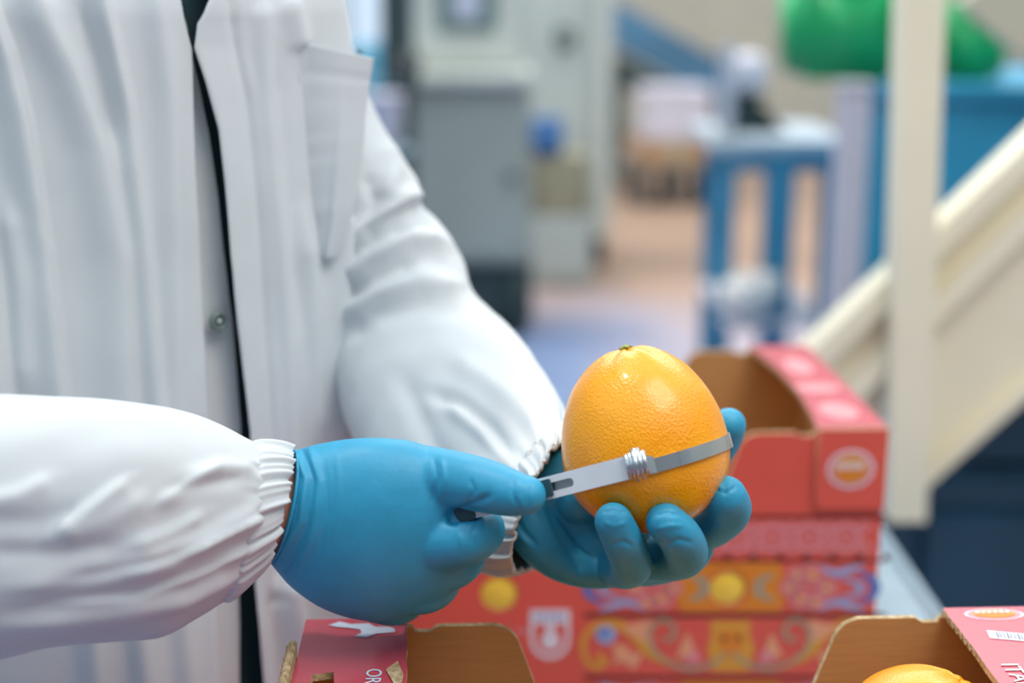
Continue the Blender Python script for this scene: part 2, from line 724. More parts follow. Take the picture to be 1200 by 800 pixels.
# tall pale cabinet
Y = 7.0
a = hity(606, 278, Y)
b = hity(722, -120, Y)
t = tag(empty('tall_cabinet', (0, Y, 0)), 'tall pale grey steel cabinet with a round dark dial', 'cabinet')
xm = (a.x + b.x) / 2
tbox('cabinet_body', (xm, Y + 0.3, (a.z + b.z) / 2), (b.x - a.x, 0.6, b.z - a.z), m_pale, t, 0.015)
tbox('door', (xm - 0.05, Y - 0.01, (a.z + b.z) / 2), (b.x - a.x - 0.16, 0.02, b.z - a.z - 0.1), m_pale, t, 0.006)
tbox('corner_strip', (b.x - 0.05, Y - 0.015, (a.z + b.z) / 2), (0.06, 0.03, b.z - a.z), m_white, t, 0.008)
g = hity(662, 44, Y)
cyl('dial', rel((g.x, Y - 0.02, g.z), t), rel((g.x, Y - 0.06, g.z), t), 0.05, m_dark, t, 32, bev=0.006)
cyl('dial_cap', rel((g.x, Y - 0.06, g.z), t), rel((g.x, Y - 0.075, g.z), t), 0.02, m_grey, t, 24)
for fx in (a.x + 0.05, b.x - 0.05):
    for fy in (0.06, 0.5):
        cyl('foot', rel((fx, Y + fy, 0), t), rel((fx, Y + fy, a.z), t), 0.03, m_dark, t, 16)

# blue motor on olive sack
g = hity(641, 157, 6.6)
g2 = hity(656, 250, 6.6)
t = tag(empty('olive_carton', (g.x + 0.06, 6.6, 0)), 'olive beige carton on a pedestal before the tall pale cabinet', 'carton')
zb = hity(640, 182, 6.6).z
zo = hity(656, 250, 6.6).z
box('carton_body', (0, 0.1, (zb + zo) / 2), (0.27, 0.3, zb - zo - 0.002), m_olive, t, 0.01)
box('tape', (0, 0.1, (zb + zo) / 2), (0.05, 0.302, zb - zo), mat('tape_beige', '#a9a48b', 0.4), t, 0.004)
t = tag(empty('low_pedestal', (g.x + 0.06, 6.6, 0)), 'pale grey pedestal under the olive carton', 'pedestal')
box('pedestal_body', (0, 0.1, zo / 2), (0.3, 0.32, zo - 0.002), m_pale, t, 0.01)
box('plinth', (0, 0.1, 0.03), (0.31, 0.33, 0.06), m_grey, t, 0.006)
t = tag(empty('blue_drum', (g.x, 6.62, zb)), 'small deep blue drum standing on the olive carton', 'drum')
hh = hity(641, 138, 6.62).z - zb
cyl('drum_body', (0, 0, 0), (0, 0, hh * 0.86), 0.075, mat('deep_blue_plastic', '#2a67a5', 0.35, var=0.1), t, 32, bev=0.01)
cyl('lid', (0, 0, hh * 0.86), (0, 0, hh), 0.08, MATS['deep_blue_plastic'], t, 32, bev=0.006)

# far blue conveyor with crates below
Y = 10.0
t = tag(empty('blue_conveyor', (0, Y, 0)), 'steel blue sloping conveyor in the far part of the hall', 'conveyor')
p1 = hity(722, 30, Y)
p2 = hity(838, 95, Y)
d = p2 - p1
rot = Matrix.Rotation(-math.atan2(d.z, d.x), 3, 'Y')
mid = (p1 + p2) / 2
tbox('belt_frame', (mid.x, Y + 0.3, mid.z + 0.05), (d.length + 0.2, 0.5, 0.20), m_steelblue, t, 0.02, rot)
tbox('side_rail', (mid.x, Y - 0.02, mid.z), (d.length + 0.2, 0.06, 0.26), m_steelblue, t, 0.015, rot)
tbox('guard', (mid.x - 0.1, Y + 0.1, mid.z - 0.22), (0.5, 0.3, 0.18), m_dark, t, 0.02, rot)
for lx in (p1.x + 0.03, p2.x + 0.02):
    tbox('leg', (lx, Y + 0.1, 0.45), (0.08, 0.08, 0.9), m_dark, t, 0.006)
Y = 9.0
a = hity(752, 168, Y)
b = hity(838, 105, Y)
zt = hity(790, 222, Y).z
t = tag(empty('pallet', ((a.x + b.x) / 2, Y + 0.3, 0)), 'dark wooden pallet on the far floor under crates', 'pallet')
wd = b.x - a.x
m_pal = mat('dark_pallet_wood', '#6b6560', 0.8, var=0.2)
zp = hity(790, 196, Y).z
for k in range(4):
    box('slat', (0, -0.27 + 0.18 * k, zp - 0.012), (wd + 0.3, 0.13, 0.022), m_pal, t, 0.004)
for k in range(3):
    box('block', (-wd / 2 + k * wd / 2, 0, (zp - 0.024) / 2), (0.1, 0.56, zp - 0.025), m_pal, t, 0.004)
t = tag(empty('tan_crate', ((a.x + b.x) / 2, Y + 0.3, zp)), 'low tan carton on the dark pallet', 'carton')
box('carton_body', (0, 0, (a.z - zp) / 2), (wd, 0.5, a.z - zp - 0.002), m_tan, t, 0.01)
box('tape', (0, 0, (a.z - zp) / 2), (0.06, 0.502, a.z - zp), MATS['tape_beige'], t, 0.003)
t = tag(empty('white_crate', ((a.x + b.x) / 2, Y + 0.3, a.z)), 'white lilac plastic crate stacked on the tan carton', 'crate')
hh = b.z - a.z
box('crate_body', (0, 0, hh / 2), (wd * 0.96, 0.48, hh), m_lilac, t, 0.02)
box('rim', (0, 0, hh - 0.03), (wd, 0.5, 0.05), m_lilac, t, 0.012)

# blue work stand with steel top
Y = 4.05
t = tag(empty('work_stand', (0, Y, 0)), 'blue legged work stand with a pale steel top', 'table')
a = hity(842, 182, Y)
b = hity(984, 182, Y)
ztop = a.z + 0.02
dp = 0.62
tbox('top', ((a.x + b.x) / 2 + 0.02, Y + dp / 2, ztop), (b.x - a.x + 0.06, dp, 0.04), mat('pale_steel_top', '#c3ced8', 0.35, 0.2, var=0.06), t, 0.008)
tbox('apron', ((a.x + b.x) / 2, Y + 0.03, ztop - 0.045), (b.x - a.x - 0.06, 0.03, 0.05), m_blue_leg, t, 0.004)
for (px, yy, ww) in ((851, 0.05, 0.05), (911, 0.02, 0.085), (972, 0.05, 0.045), (862, 0.55, 0.045), (958, 0.55, 0.045)):
    q = hity(px, 300, Y)
    tbox('leg', (q.x, Y + yy, (ztop - 0.02) / 2), (ww, 0.05, ztop - 0.02), m_blue_leg, t, 0.006)
shz = hity(870, 352, Y + 0.2).z
tbox('shelf', ((a.x + b.x) / 2, Y + 0.2, shz - 0.01), (b.x - a.x - 0.04, 0.62, 0.016), m_lilac, t, 0.004)
# post at the stand's side
q = hity(846, 150, Y + 0.12)
t2 = tag(empty('grey_post', (q.x + 0.01, Y + 0.12, ztop + 0.02)), 'slim lilac grey post standing on the blue legged stand', 'post')
zz = hity(846, 52, Y + 0.12).z - ztop - 0.02
box('shaft', (0, 0, zz / 2), (0.04, 0.04, zz), m_lilac, t2, 0.006)
box('foot_plate', (0, 0, 0.005), (0.07, 0.09, 0.01), m_grey, t2, 0.003)
# black scale with white bowl
q = hity(888, 116, Y + 0.2)
t3 = tag(empty('black_scale', (q.x, Y + 0.32, ztop + 0.02)), 'black wedge shaped scale on the blue legged stand', 'scale')
V = [(-0.08, -0.08, 0), (0.1, -0.08, 0), (0.1, 0.1, 0), (-0.08, 0.1, 0), (-0.07, -0.06, 0.10), (0.02, -0.06, 0.085), (0.02, 0.08, 0.085), (-0.07, 0.08, 0.10)]
mesh('scale_body', V, [(0, 1, 2, 3), (4, 5, 6, 7), (0, 1, 5, 4), (1, 2, 6, 5), (2, 3, 7, 6), (3, 0, 4, 7)], m_black, t3, False)
box('pan', (-0.02, 0.01, 0.098), (0.12, 0.12, 0.012), m_black, t3, 0.004)
V = []
prof = [(0.0, 0.0), (0.03, 0.0), (0.05, 0.02), (0.06, 0.06), (0.055, 0.1), (0.035, 0.125), (0.0, 0.132)]
for (r, z) in prof:
    for j in range(28):
        A = 2 * math.pi * j / 28
        V.append((max(r, 1e-4) * math.cos(A), max(r, 1e-4) * math.sin(A), z))
o = mesh('white_jar', V, grid_faces(len(prof), 28), m_lilac)
o.location = (q.x - 0.01, Y + 0.33, ztop + 0.02 + 0.104)
tag(o, 'rounded white jar standing on the black scale', 'jar')
# white plastic bag on the stand's shelf
bm = bmesh.new()
bmesh.ops.create_icosphere(bm, subdivisions=4, radius=1)
for v in bm.verts:
    n = 1 + 0.22 * noise.noise(v.co * 2.2) + 0.08 * noise.noise(v.co * 6)
    v.co = Vector((v.co.x * 0.105, v.co.y * 0.09, v.co.z * 0.075)) * n
    v.co.z = max(v.co.z, -0.065)
    if v.co.x > 0.05:
        v.co.z += (v.co.x - 0.05) * 0.8
me = bpy.data.meshes.new('white_bag')
bm.to_mesh(me)
bm.free()
q = hity(868, 322, Y + 0.2)
o = link('white_bag', me, mat('white_bag_plastic', '#d8d3cf', 0.45, var=0.06))
o.location = (q.x - 0.015, Y - 0.045, shz + 0.064)
o.scale = (0.82, 0.75, 0.95)
tag(o, 'crumpled white plastic bag on the shelf between the blue legs', 'bag')

# white post, blue container, green crates
Y = 3.3
a = hity(984, 105, Y)
b = hity(1019, 105, Y)
t = tag(empty('white_post', ((a.x + b.x) / 2, Y, 0)), 'white square post at the corner of the blue container', 'post')
box('shaft', (0, 0, a.z / 2), (b.x - a.x, 0.07, a.z), m_lilac, t, 0.008)
box('cap', (0, 0, a.z + 0.008), (b.x - a.x + 0.012, 0.082, 0.016), m_lilac, t, 0.004)
box('foot_plate', (0, 0, 0.006), (0.16, 0.16, 0.012), m_grey, t, 0.003)
Y = 3.42
a = hity(1010, 98, Y)
zc = a.z
t = tag(empty('blue_container', (a.x, Y, 0), -math.radians(14.5)), 'large blue container behind the cream conveyor', 'container')
Wc = 1.05
box('wall_panel', (Wc / 2, 0.02, zc / 2), (Wc, 0.04, zc), m_blue, t, 0.01)
box('wall_panel', (Wc / 2, 0.88, zc / 2), (Wc, 0.04, zc), m_blue, t, 0.01)
box('wall_panel', (0.02, 0.45, zc / 2), (0.04, 0.86, zc), m_blue, t, 0.01)
box('wall_panel', (Wc - 0.02, 0.45, zc / 2), (0.04, 0.86, zc), m_blue, t, 0.01)
box('rim', (Wc / 2, -0.005, zc - 0.02), (Wc + 0.02, 0.05, 0.04), m_blue, t, 0.01)
box('lid', (Wc / 2, 0.45, zc - 0.012), (Wc - 0.08, 0.82, 0.022), m_blue, t, 0.005)


def green_crate(px0, px1, pyb, yy, hgt, label, grp):
    a = hity(px0, pyb, yy)
    b = hity(px1, pyb, yy)
    t = tag(empty('green_crate', ((a.x + b.x) / 2, yy, zc)), label, 'crate', grp)
    wv = b.x - a.x
    bm = bmesh.new()
    bmesh.ops.create_cube(bm, size=1)
    bmesh.ops.scale(bm, vec=(wv, wv * 0.8, hgt), verts=bm.verts)
    bmesh.ops.translate(bm, vec=(0, wv * 0.4, hgt / 2), verts=bm.verts)
    bmesh.ops.bevel(bm, geom=bm.edges[:], offset=min(0.05, wv * 0.2), segments=5, affect='EDGES')
    top = [f for f in bm.faces if f.normal.z > 0.99]
    bmesh.ops.inset_individual(bm, faces=top, thickness=0.012)
    bmesh.ops.translate(bm, vec=(0, 0, -hgt * 0.8), verts=list({v for f in top for v in f.verts}))
    me = bpy.data.meshes.new('crate_body')
    bm.to_mesh(me)
    bm.free()
    link('crate_body', me, m_green, t)
    for k in range(3):
        box('rib', (-wv * 0.3 + k * wv * 0.3, -0.003, hgt * 0.55), (0.012, 0.014, hgt * 0.5), m_green, t, 0.004)
    box('handle', (0, -0.012, hgt * 0.82), (wv * 0.4, 0.03, 0.03), m_green, t, 0.01)
    return t


green_crate(927, 1072, 97, 3.5, 0.32, 'large green plastic crate at the open corner of the blue container', None)
green_crate(1102, 1182, 97, 3.55, 0.20, 'smaller green plastic crate behind the cream post', None)

# cream inclined conveyor
Yc = 1.82
t = tag(empty('cream_conveyor', (0, Yc, 0)), 'cream enamelled inclined conveyor frame with a square post', 'conveyor')


def px_plate(name, pts, Yp, th, m, par):
    """Plate in a vertical plane facing the camera, traced corner by corner, with thickness behind."""
    out = []
    for (x, y) in pts:
        q = hity(x, y, Yp)
        out.append((q.x, q.z))
    M = Matrix.Translation((0, Yp - par.location.y + th / 2, 0)) @ Matrix.Rotation(math.pi / 2, 4, 'X')
    o = plate(name, [out], th, M, m, par)
    bv = o.modifiers.new('b', 'BEVEL')
    bv.width = 0.004
    bv.segments = 2
    return o


px_plate('upper_rail', [(925, 436), (1300, 78), (1300, 112), (950, 448)], Yc, 0.06, m_cream, t)
px_plate('web', [(948, 446), (1300, 108), (1300, 158), (985, 458)], Yc + 0.03, 0.02, m_cream, t)
px_plate('lower_rail', [(980, 462), (1300, 150), (1300, 184), (1003, 474)], Yc, 0.06, m_cream, t)
px_plate('side_panel', [(1000, 470), (1300, 178), (1300, 378), (1084, 568), (1044, 600), (1044, 520)], Yc + 0.035, 0.02, m_cream, t)
px_plate('bottom_flange', [(1084, 556), (1300, 366), (1300, 384), (1084, 574)], Yc + 0.01, 0.05, m_cream, t)
px_plate('post', [(1060, -60), (1111, -60), (1086, 612), (1041, 612)], Yc - 0.03, 0.05, m_cream, t)
px_plate('far_rail', [(1125, 4), (1180, -40), (1300, 84), (1250, 110)], Yc + 1.3, 0.05, mat('beige_enamel', '#cfc6ae', 0.5), t)
bl = hity(1010, 450, Yc + 0.03)
bt = hity(1300, 150, Yc + 0.03)
dd = bt - bl
rot = Matrix.Rotation(-math.atan2(dd.z, dd.x), 3, 'Y')
mid = (bl + bt) / 2
box('belt', (mid.x + 0.16, 0.32, mid.z - 0.10), (dd.length * 0.7, 0.44, 0.04), mat('belt_grey', '#8a8f86', 0.7), t, 0.01, rot)
for (px, yy) in ((1360, 0.06), (1360, 0.78)):
    q = hity(px, 400, Yc)
    box('leg', (q.x, yy, 0.45), (0.05, 0.05, 0.9), m_cream, t, 0.004)
q = hity(1064, 600, Yc)
# blue bin's lower part below the conveyor, its shade put into the colour
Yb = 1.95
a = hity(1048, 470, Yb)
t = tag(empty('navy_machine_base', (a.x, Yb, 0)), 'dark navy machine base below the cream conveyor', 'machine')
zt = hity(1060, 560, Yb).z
box('body', (0.35, 0.3, zt / 2), (0.75, 0.55, zt), m_bin_shade, t, 0.015)
box('door', (0.37, 0.015, zt / 2 + 0.02), (0.62, 0.02, zt - 0.16), m_bin_shade, t, 0.006)
box('top_cover', (0.40, 0.3, zt + 0.07), (0.62, 0.5, 0.16), m_bin_shade, t, 0.02)

#==TABLE==
# ------------------------------------------------------------------ packing table
TZ = 0.785
LZ = 1.02
t = tag(empty('packing_table', (0.165, 1.0, 0)), 'steel packing table under the two fruit boxes', 'table')
box('table_top', (0.0, 0, TZ - 0.015), (0.48, 1.30, 0.03), m_steel, t, 0.006)
box('edge_lip', (0.238, 0, TZ - 0.012), (0.012, 1.30, 0.036), m_steel, t, 0.003)
for sx in (-1, 1):
    for sy in (-1, 1):
        box('leg', (0.205 * sx, 0.6 * sy, (TZ - 0.03) / 2), (0.04, 0.04, TZ - 0.03), m_steel, t, 0.004)
for sx in (-1, 1):
    box('stretcher', (0.205 * sx, 0, 0.2), (0.03, 1.16, 0.03), m_steel, t, 0.004)

#==BOXES==
# ------------------------------------------------------------------ fruit boxes
m_red = mat('red_print', '#e25a4a', 0.42, var=0.05, vscale=9, bump=0.06, bscale=350, bdist=0.0004)
m_pink = mat('pink_red_print', '#c44c5a', 0.22, var=0.05, vscale=9, bump=0.06, bscale=350, bdist=0.0004)
m_card = mat('brown_cardboard', '#bd8d58', 0.85, var=0.07, vscale=40, stretch=(1, 1, 14), bump=0.12, bscale=260, bdist=0.0006)
m_edge = mat('cardboard_edge', '#cdb692', 0.9, var2='#a3865c', vscale=260, bump=0.6, bscale=420, bdist=0.0015)
m_pw = mat('print_white', '#e6dbe4', 0.45)
m_pp = mat('print_pink', '#e08a90', 0.45)
m_pg = mat('print_gold', '#dc9a34', 0.45)
m_po = mat('print_orange', '#e0851f', 0.45)
m_ps = mat('print_salmon', '#e8a079', 0.45)
m_pb = mat('print_blue', '#5b76bd', 0.45)
m_pl = mat('print_pale_blue', '#97a9d6', 0.45)
m_pgr = mat('print_grey', '#a39a80', 0.45)
m_pd = mat('print_dark', '#6e2420', 0.5)

BW, BD, BH, TH, LW = 0.42, 0.27, LZ - TZ, 0.004, 0.057


def arch_outline():
    H = BH - TH
    half = [(BW, 0), (BW, H), (BW - 0.060, H), (BW - 0.061, H - 0.003), (BW - 0.070, H - 0.003), (BW - 0.074, H)]
    half += [(BW - 0.104, H)]
    for k in range(1, 8):
        A = math.pi / 2 * k / 8 * 0.83
        half.append((BW - 0.104 - 0.017 * math.sin(A), H - 0.017 * (1 - math.cos(A))))
    half += [(BW - 0.132, H - 0.046)]
    for k in range(1, 7):
        A = math.pi / 2 * k / 6
        half.append((BW - 0.132 - 0.016 * A / 1.571 - 0.006, H - 0.046 - 0.016 * math.sin(A)))
    left = [(BW - x, y) for (x, y) in half[::-1]]
    return half + left


def rot_face(yaw_deg):
    return Matrix.Rotation(math.radians(yaw_deg), 4, 'Z') @ Matrix.Rotation(math.pi / 2, 4, 'X')


def ledge_outline(mirror=False, curve=0.0):
    pts = [(0, 0), (LW, 0), (LW, BD), (0, BD)]
    n = 22
    inner = []
    for k in range(n + 1):
        s = k / n
        inner.append((curve * math.sin(math.pi * s) + random.uniform(-1, 1) * 0.0005, BD * (1 - s)))
    pts = [(LW, 0), (LW, BD)] + inner
    if mirror:
        pts = [(LW - x, y) for (x, y) in pts]
    return pts


def fruit_box(label, loc, rz, curve, front_holes=(), left_slot=None):
    t = tag(empty('fruit_box', loc, rz), label, 'box', 'red printed fruit boxes')
    box('bottom_panel', (BW / 2, BD / 2, TH / 2), (BW - 0.002, BD - 0.002, TH), [m_card], t, 0)
    out = arch_outline()
    Mf = Matrix.Translation((0, TH / 2, 0)) @ rot_face(0)
    holes = [ellipse(x, z, r, r, 36) for (x, z, r) in front_holes]
    fp = plate('front_panel', [out] + holes, TH, Mf, [m_red, m_card, m_edge], t)
    Mb = Matrix.Translation((BW, BD - TH / 2, 0)) @ rot_face(180)
    bp = plate('back_panel', [out], TH, Mb, [m_red, m_card, m_edge], t)
    for s in (0, 1):
        M = Matrix.Translation((BW - TH / 2 if s else TH / 2, 0 if s else BD, 0)) @ rot_face(90 if s else -90)
        plate('side_panel', [[(TH, 0), (BD - TH, 0), (BD - TH, BH - TH), (TH, BH - TH)]], TH, M, [m_red, m_card, m_edge], t)
    led = []
    for s in (0, 1):
        o2 = ledge_outline(mirror=(s == 0), curve=curve)
        hl = []
        if s == 0 and left_slot:
            hl = [left_slot]
        M = Matrix.Translation(((BW - LW) if s else 0, 0, BH - TH / 2))
        led.append(plate('ledge', [o2] + hl, TH, M, [m_pink, m_card, m_edge], t))
    flaps = []
    for s in (0, 1):
        r = 0.008
        fl = [(0, 0.068), (LW, 0.068), (LW, 0)]
        for k in range(6):
            A = math.pi / 2 * k / 5
            fl.append((r - r * math.sin(A), r - r * math.cos(A)))
        if s == 0:
            fl = [(LW - x, y) for (x, y) in fl]
        M = Matrix.Translation(((BW - LW) if s else 0, -TH / 2 - 0.0006, BH - 0.068)) @ rot_face(0)
        flaps.append(plate('corner_flap', [fl], TH, M, [m_red, m_card, m_edge], t))
    return t, fp, bp, led, flaps


YAW = math.radians(2.4)
rc = hitz(1040, 500, LZ)                 # rear box, front right corner of its ledge
ex = Vector((math.cos(YAW), math.sin(YAW), 0))
ey = Vector((-math.sin(YAW), math.cos(YAW), 0))
rear_loc = rc - ex * BW
rear_loc.z = TZ
rear_M = Matrix.Translation(rear_loc) @ Matrix.Rotation(YAW, 4, 'Z')


def face_xy(px, py):
    """Pixel -> (x, z) on the rear box's front face."""
    r = ray(px, py)
    n = -ey
    s = (rear_loc - CAM).dot(n) / r.dot(n)
    q = rear_M.inverted() @ (CAM + r * s)
    return (q.x, q.z)


h1 = face_xy(853, 689)
h2 = face_xy(585, 695)
rear, r_front, r_back, r_led, r_flap = fruit_box('red printed fruit box with ornate bands standing behind the hands', rear_loc, YAW, 0.010,
                                                 ((h1[0], h1[1], 0.0152), (h2[0], h2[1], 0.0152)))
nc = hitz(1105, 712, LZ)                 # near box, far inner corner of its right ledge
near_loc = nc + ex * LW - ex * BW - ey * BD
near_loc.z = TZ
near_M = Matrix.Translation(near_loc) @ Matrix.Rotation(YAW, 4, 'Z')


def near_xy(px, py):
    q = near_M.inverted() @ hitz(px, py, LZ)
    return (q.x, q.y)


sl = [near_xy(366, 790), near_xy(391, 787), near_xy(392, 815), near_xy(362, 815)]
near, n_front, n_back, n_led, n_flap = fruit_box('open fruit box with pink ledges holding loose oranges below the gloves', near_loc, YAW, -0.002, (), sl)

# printed ornament of the rear box
FR = Matrix.Translation((0, 0, 0)) @ rot_face(0)
lay = [0]


def deco(name, pxs, m, par=None, lift=0.0003, closed=True):
    pts = [face_xy(x, y) for (x, y) in pxs]
    M = Matrix.Translation((0, -lift, 0)) @ rot_face(0)
    return plate(name, [pts], 0.0002, M, m, par or r_front)


def stroke(name, pxs, wpx, m, n=40, lift=0.0005, par=None):
    pts = [face_xy(x, y) for (x, y) in smooth2d(pxs, n)]
    k = 1 / 1467.0
    ws = [wpx * k] * n if not isinstance(wpx, (list, tuple)) else [q[0] * k for q in catmull([[v] for v in wpx], n)]
    M = Matrix.Translation((0, -lift, 0)) @ rot_face(0)
    return plate(name, [ribbon2d(pts, ws)], 0.0002, M, m, par or r_front)


def mir(pts, c=857):
    return [(2 * c - x, y) for (x, y) in pts]


def ring_deco(name, x, y, r, wpx, m, lift=0.0005):
    o = [face_xy(*q) for q in ellipse(x, y, r, r * 0.95, 28)]
    i = [face_xy(*q) for q in ellipse(x, y, r - wpx, (r - wpx) * 0.95, 28)]
    M = Matrix.Translation((0, -lift, 0)) @ rot_face(0)
    return plate(name, [o, i], 0.0002, M, m, r_front)


# lace band
for k in range(9):
    x = 690 + k * 43
    if x > 1018:
        break
    ring_deco('lace_ring', x, 629, 19, 6, m_pp)
    ring_deco('lace_ring', x, 629, 9, 4, m_pp)
    if x + 22 < 1030:
        ring_deco('lace_ring', x + 21.5, 641, 8, 3.5, m_pp, 0.0006)
        ring_deco('lace_ring', x + 21.5, 617, 7, 3.5, m_pp, 0.0006)
for k in range(12):
    x = 690 + k * 31
    deco('lace_point', [(x, 655), (x + 7, 648), (x + 14, 655)], m_pd, lift=0.0006)
for (y, hgt, x0, x1) in ((603, 4, 690, 1038), (655, 3, 684, 1038), (718, 5, 684, 1038), (791, 5, 684, 1038), (859, 5, 684, 1038)):
    deco('border_line', [(x0, y), (x1, y), (x1, y + hgt), (x0, y + hgt)], m_pd, lift=0.0004)


def dot_band(y0):
    """ornament band with the round hole, top at pixel row y0"""
    yc = y0 + 31
    o = [face_xy(*q) for q in [(800, y0 + 2), (912, y0 + 2), (920, y0 + 14), (912, yc), (920, y0 + 48), (912, y0 + 59), (800, y0 + 59), (792, y0 + 48), (800, yc), (792, y0 + 14)]]
    hole = [face_xy(*q) for q in ellipse(853, yc + 1, 23, 23, 32)]
    plate('gold_field', [o, hole], 0.0002, Matrix.Translation((0, -0.0003, 0)) @ rot_face(0), m_po, r_front)
    for sgn in (0, 1):
        f = (lambda q: mir(q)) if sgn else (lambda q: q)
        stroke('grey_crescent', f([(806, yc - 14), (820, yc - 10), (826, yc), (820, yc + 10), (806, yc + 14)]), [3, 9, 12, 9, 3], m_pgr, 24)
        for (dx, dy, r) in ((762, -15, 14), (775, 13, 13), (745, 0, 12), (788, 0, 11), (758, 17, 11), (780, -14, 11)):
            c = f([(dx, yc + dy)])[0]
            ring_deco('rosette_ring', c[0], c[1], r, 4.5, m_pp, 0.0005)
            deco('rosette_petal', ellipse(c[0], c[1], r * 0.45, r * 0.45, 16), m_ps, lift=0.0006)
        stroke('blue_swirl', f([(708, yc - 17), (694, yc - 12), (688, yc), (694, yc + 12), (708, yc + 17)]), [3, 9, 12, 9, 3], m_pb, 30)
        for v in (-1, 1):
            stroke('pale_swirl', f([(752, yc + 25 * v), (735, yc + 17 * v), (718, yc + 21 * v), (702, yc + 26 * v)]), [3, 9, 9, 3], m_pl, 24, 0.0006)
        stroke('pale_swirl', f([(728, yc - 10), (712, yc - 6), (704, yc), (712, yc + 8), (728, yc + 10)]), [2, 6, 8, 6, 2], m_pl, 24, 0.0006)


dot_band(657)
dot_band(796)


def spiral(cx, cy, r0, r1, a0, a1, n=14):
    out = []
    for k in range(n):
        s = k / (n - 1)
        A = a0 + (a1 - a0) * s
        r = r0 + (r1 - r0) * s
        out.append((cx + r * math.cos(A), cy + r * math.sin(A)))
    return out


for sgn in (0, 1):
    f = (lambda q: mir(q, 855)) if sgn else (lambda q: q)
    # grey scroll
    sp = [(776, 746), (783, 749), (790, 744), (789, 733), (779, 726), (767, 730), (761, 744), (766, 761)]
    stroke('grey_scroll', f(sp + [(787, 777), (812, 783), (838, 775), (852, 763)]), [3] + [5] * 8 + [6, 5, 3], m_pgr, 70, 0.0007)
    # gold curl with leaves
    stroke('gold_curl', f([(700, 766), (708, 775), (697, 781), (686, 770), (684, 750), (696, 734), (718, 730), (742, 742), (764, 766), (800, 783)]),
           [8, 9, 8, 7, 8, 9, 12, 14, 12, 3], m_pg, 60, 0.0005)
    deco('gold_leaf', f(smooth2d([(728, 734), (762, 726), (758, 742), (768, 752), (752, 750), (728, 734)], 24)[:-1]), m_ps, lift=0.0006)
    deco('gold_leaf', f(smooth2d([(742, 784), (730, 775), (716, 778), (722, 768), (716, 758), (732, 755), (740, 765), (752, 764), (748, 776), (742, 784)], 30)[:-1]), m_ps, lift=0.0006)
    deco('blue_flower', f(ellipse(710, 743, 12, 11, 20)), m_pl, lift=0.0007)
    deco('blue_flower', f(ellipse(708, 741, 5, 5, 14)), m_pb, lift=0.0009)
    deco('salmon_leaf', f(smooth2d([(792, 772), (800, 752), (806, 742), (812, 756), (818, 770), (806, 768), (792, 772)], 24)[:-1]), m_ps, lift=0.0006)
    deco('salmon_leaf', f(smooth2d([(800, 775), (814, 760), (820, 775), (800, 775)], 16)[:-1]), m_pp, lift=0.0008)
# central gold panel
deco('gold_panel', [(832, 727), (844, 727), (856, 727), (868, 727), (880, 727), (878, 742), (884, 758), (878, 786), (834, 786), (829, 758), (834, 742)], m_pg, lift=0.0004)
deco('gold_panel_shade', smooth2d([(842, 742), (856, 738), (870, 742), (868, 760), (856, 770), (844, 760), (842, 742)], 24)[:-1], m_po, lift=0.0006)
for dx in (-8, 9):
    deco('panel_spot', ellipse(856 + dx, 747, 4, 3, 14), m_pd, lift=0.0008)
# shield emblem
sh = [(621, 714), (668, 714), (668, 748)] + [(644.5 + 23.5 * math.cos(a), 748 + 24 * math.sin(a)) for a in np.linspace(0.1, math.pi - 0.1, 12)] + [(621, 748)]
shi = [(626, 731), (663, 731), (663, 748)] + [(644.5 + 18.5 * math.cos(a), 748 + 19 * math.sin(a)) for a in np.linspace(0.1, math.pi - 0.1, 12)] + [(626, 748)]
plate('shield_emblem', [[face_xy(*q) for q in sh], [face_xy(*q) for q in shi]], 0.0002, Matrix.Translation((0, -0.0004, 0)) @ rot_face(0), m_pw, r_front)
deco('shield_flask', [(640, 731), (650, 731), (650, 740)] + [(645 + 11 * math.cos(a), 750 + 11 * math.sin(a)) for a in np.linspace(-1.0, math.pi + 1.0, 20)] + [(640, 740)], m_pw, lift=0.0005)
for k in range(5):
    deco('shield_lettering', [(627 + k * 7.5, 719), (631.5 + k * 7.5, 719), (631.5 + k * 7.5, 726), (627 + k * 7.5, 726)], m_pl, lift=0.0006)
deco('emblem_line', [(604, 737), (621, 737), (621, 741), (604, 741)], m_pp)


# oval fruit badge
def badge(cx, cy, rx, ry, M0, par):
    """cx, cy, rx, ry in plate coordinates; M0 places the plate plane."""
    k = 0
    for (sx, m, ry2, dy) in ((1.0, m_pw, 1.0, 0), (0.9, m_pp, 0.88, 0), (0.72, m_pg, 0.72, 0), (0.66, m_po, 0.45, -0.18)):
        plate('badge', [ellipse(cx, cy + dy * ry, rx * sx, ry * ry2, 40)], 0.0002, M0 @ Matrix.Translation((0, 0, 0.0002 + 0.0002 * k)), m, par)
        k += 1
    for j in range(6):
        x = cx - rx * 0.62 + j * rx * 0.2
        plate('badge_lettering', [[(x, cy), (x + rx * 0.13, cy), (x + rx * 0.15, cy + ry * 0.38), (x + rx * 0.03, cy + ry * 0.38)]], 0.0002,
              M0 @ Matrix.Translation((0, 0, 0.0012)), m_pw, par)


c = face_xy(995, 547)
badge(c[0], c[1], 0.0195, 0.0165, Matrix.Translation((0, -TH - 0.0008, 0)) @ rot_face(0), r_flap[1])

# ledge prints
Ml = Matrix.Translation((0, 0, BH))


def ledge_print(name, outl, m, lift, par):
    return plate(name, outl, 0.0002, Matrix.Translation((0, 0, BH + lift)), m, par)


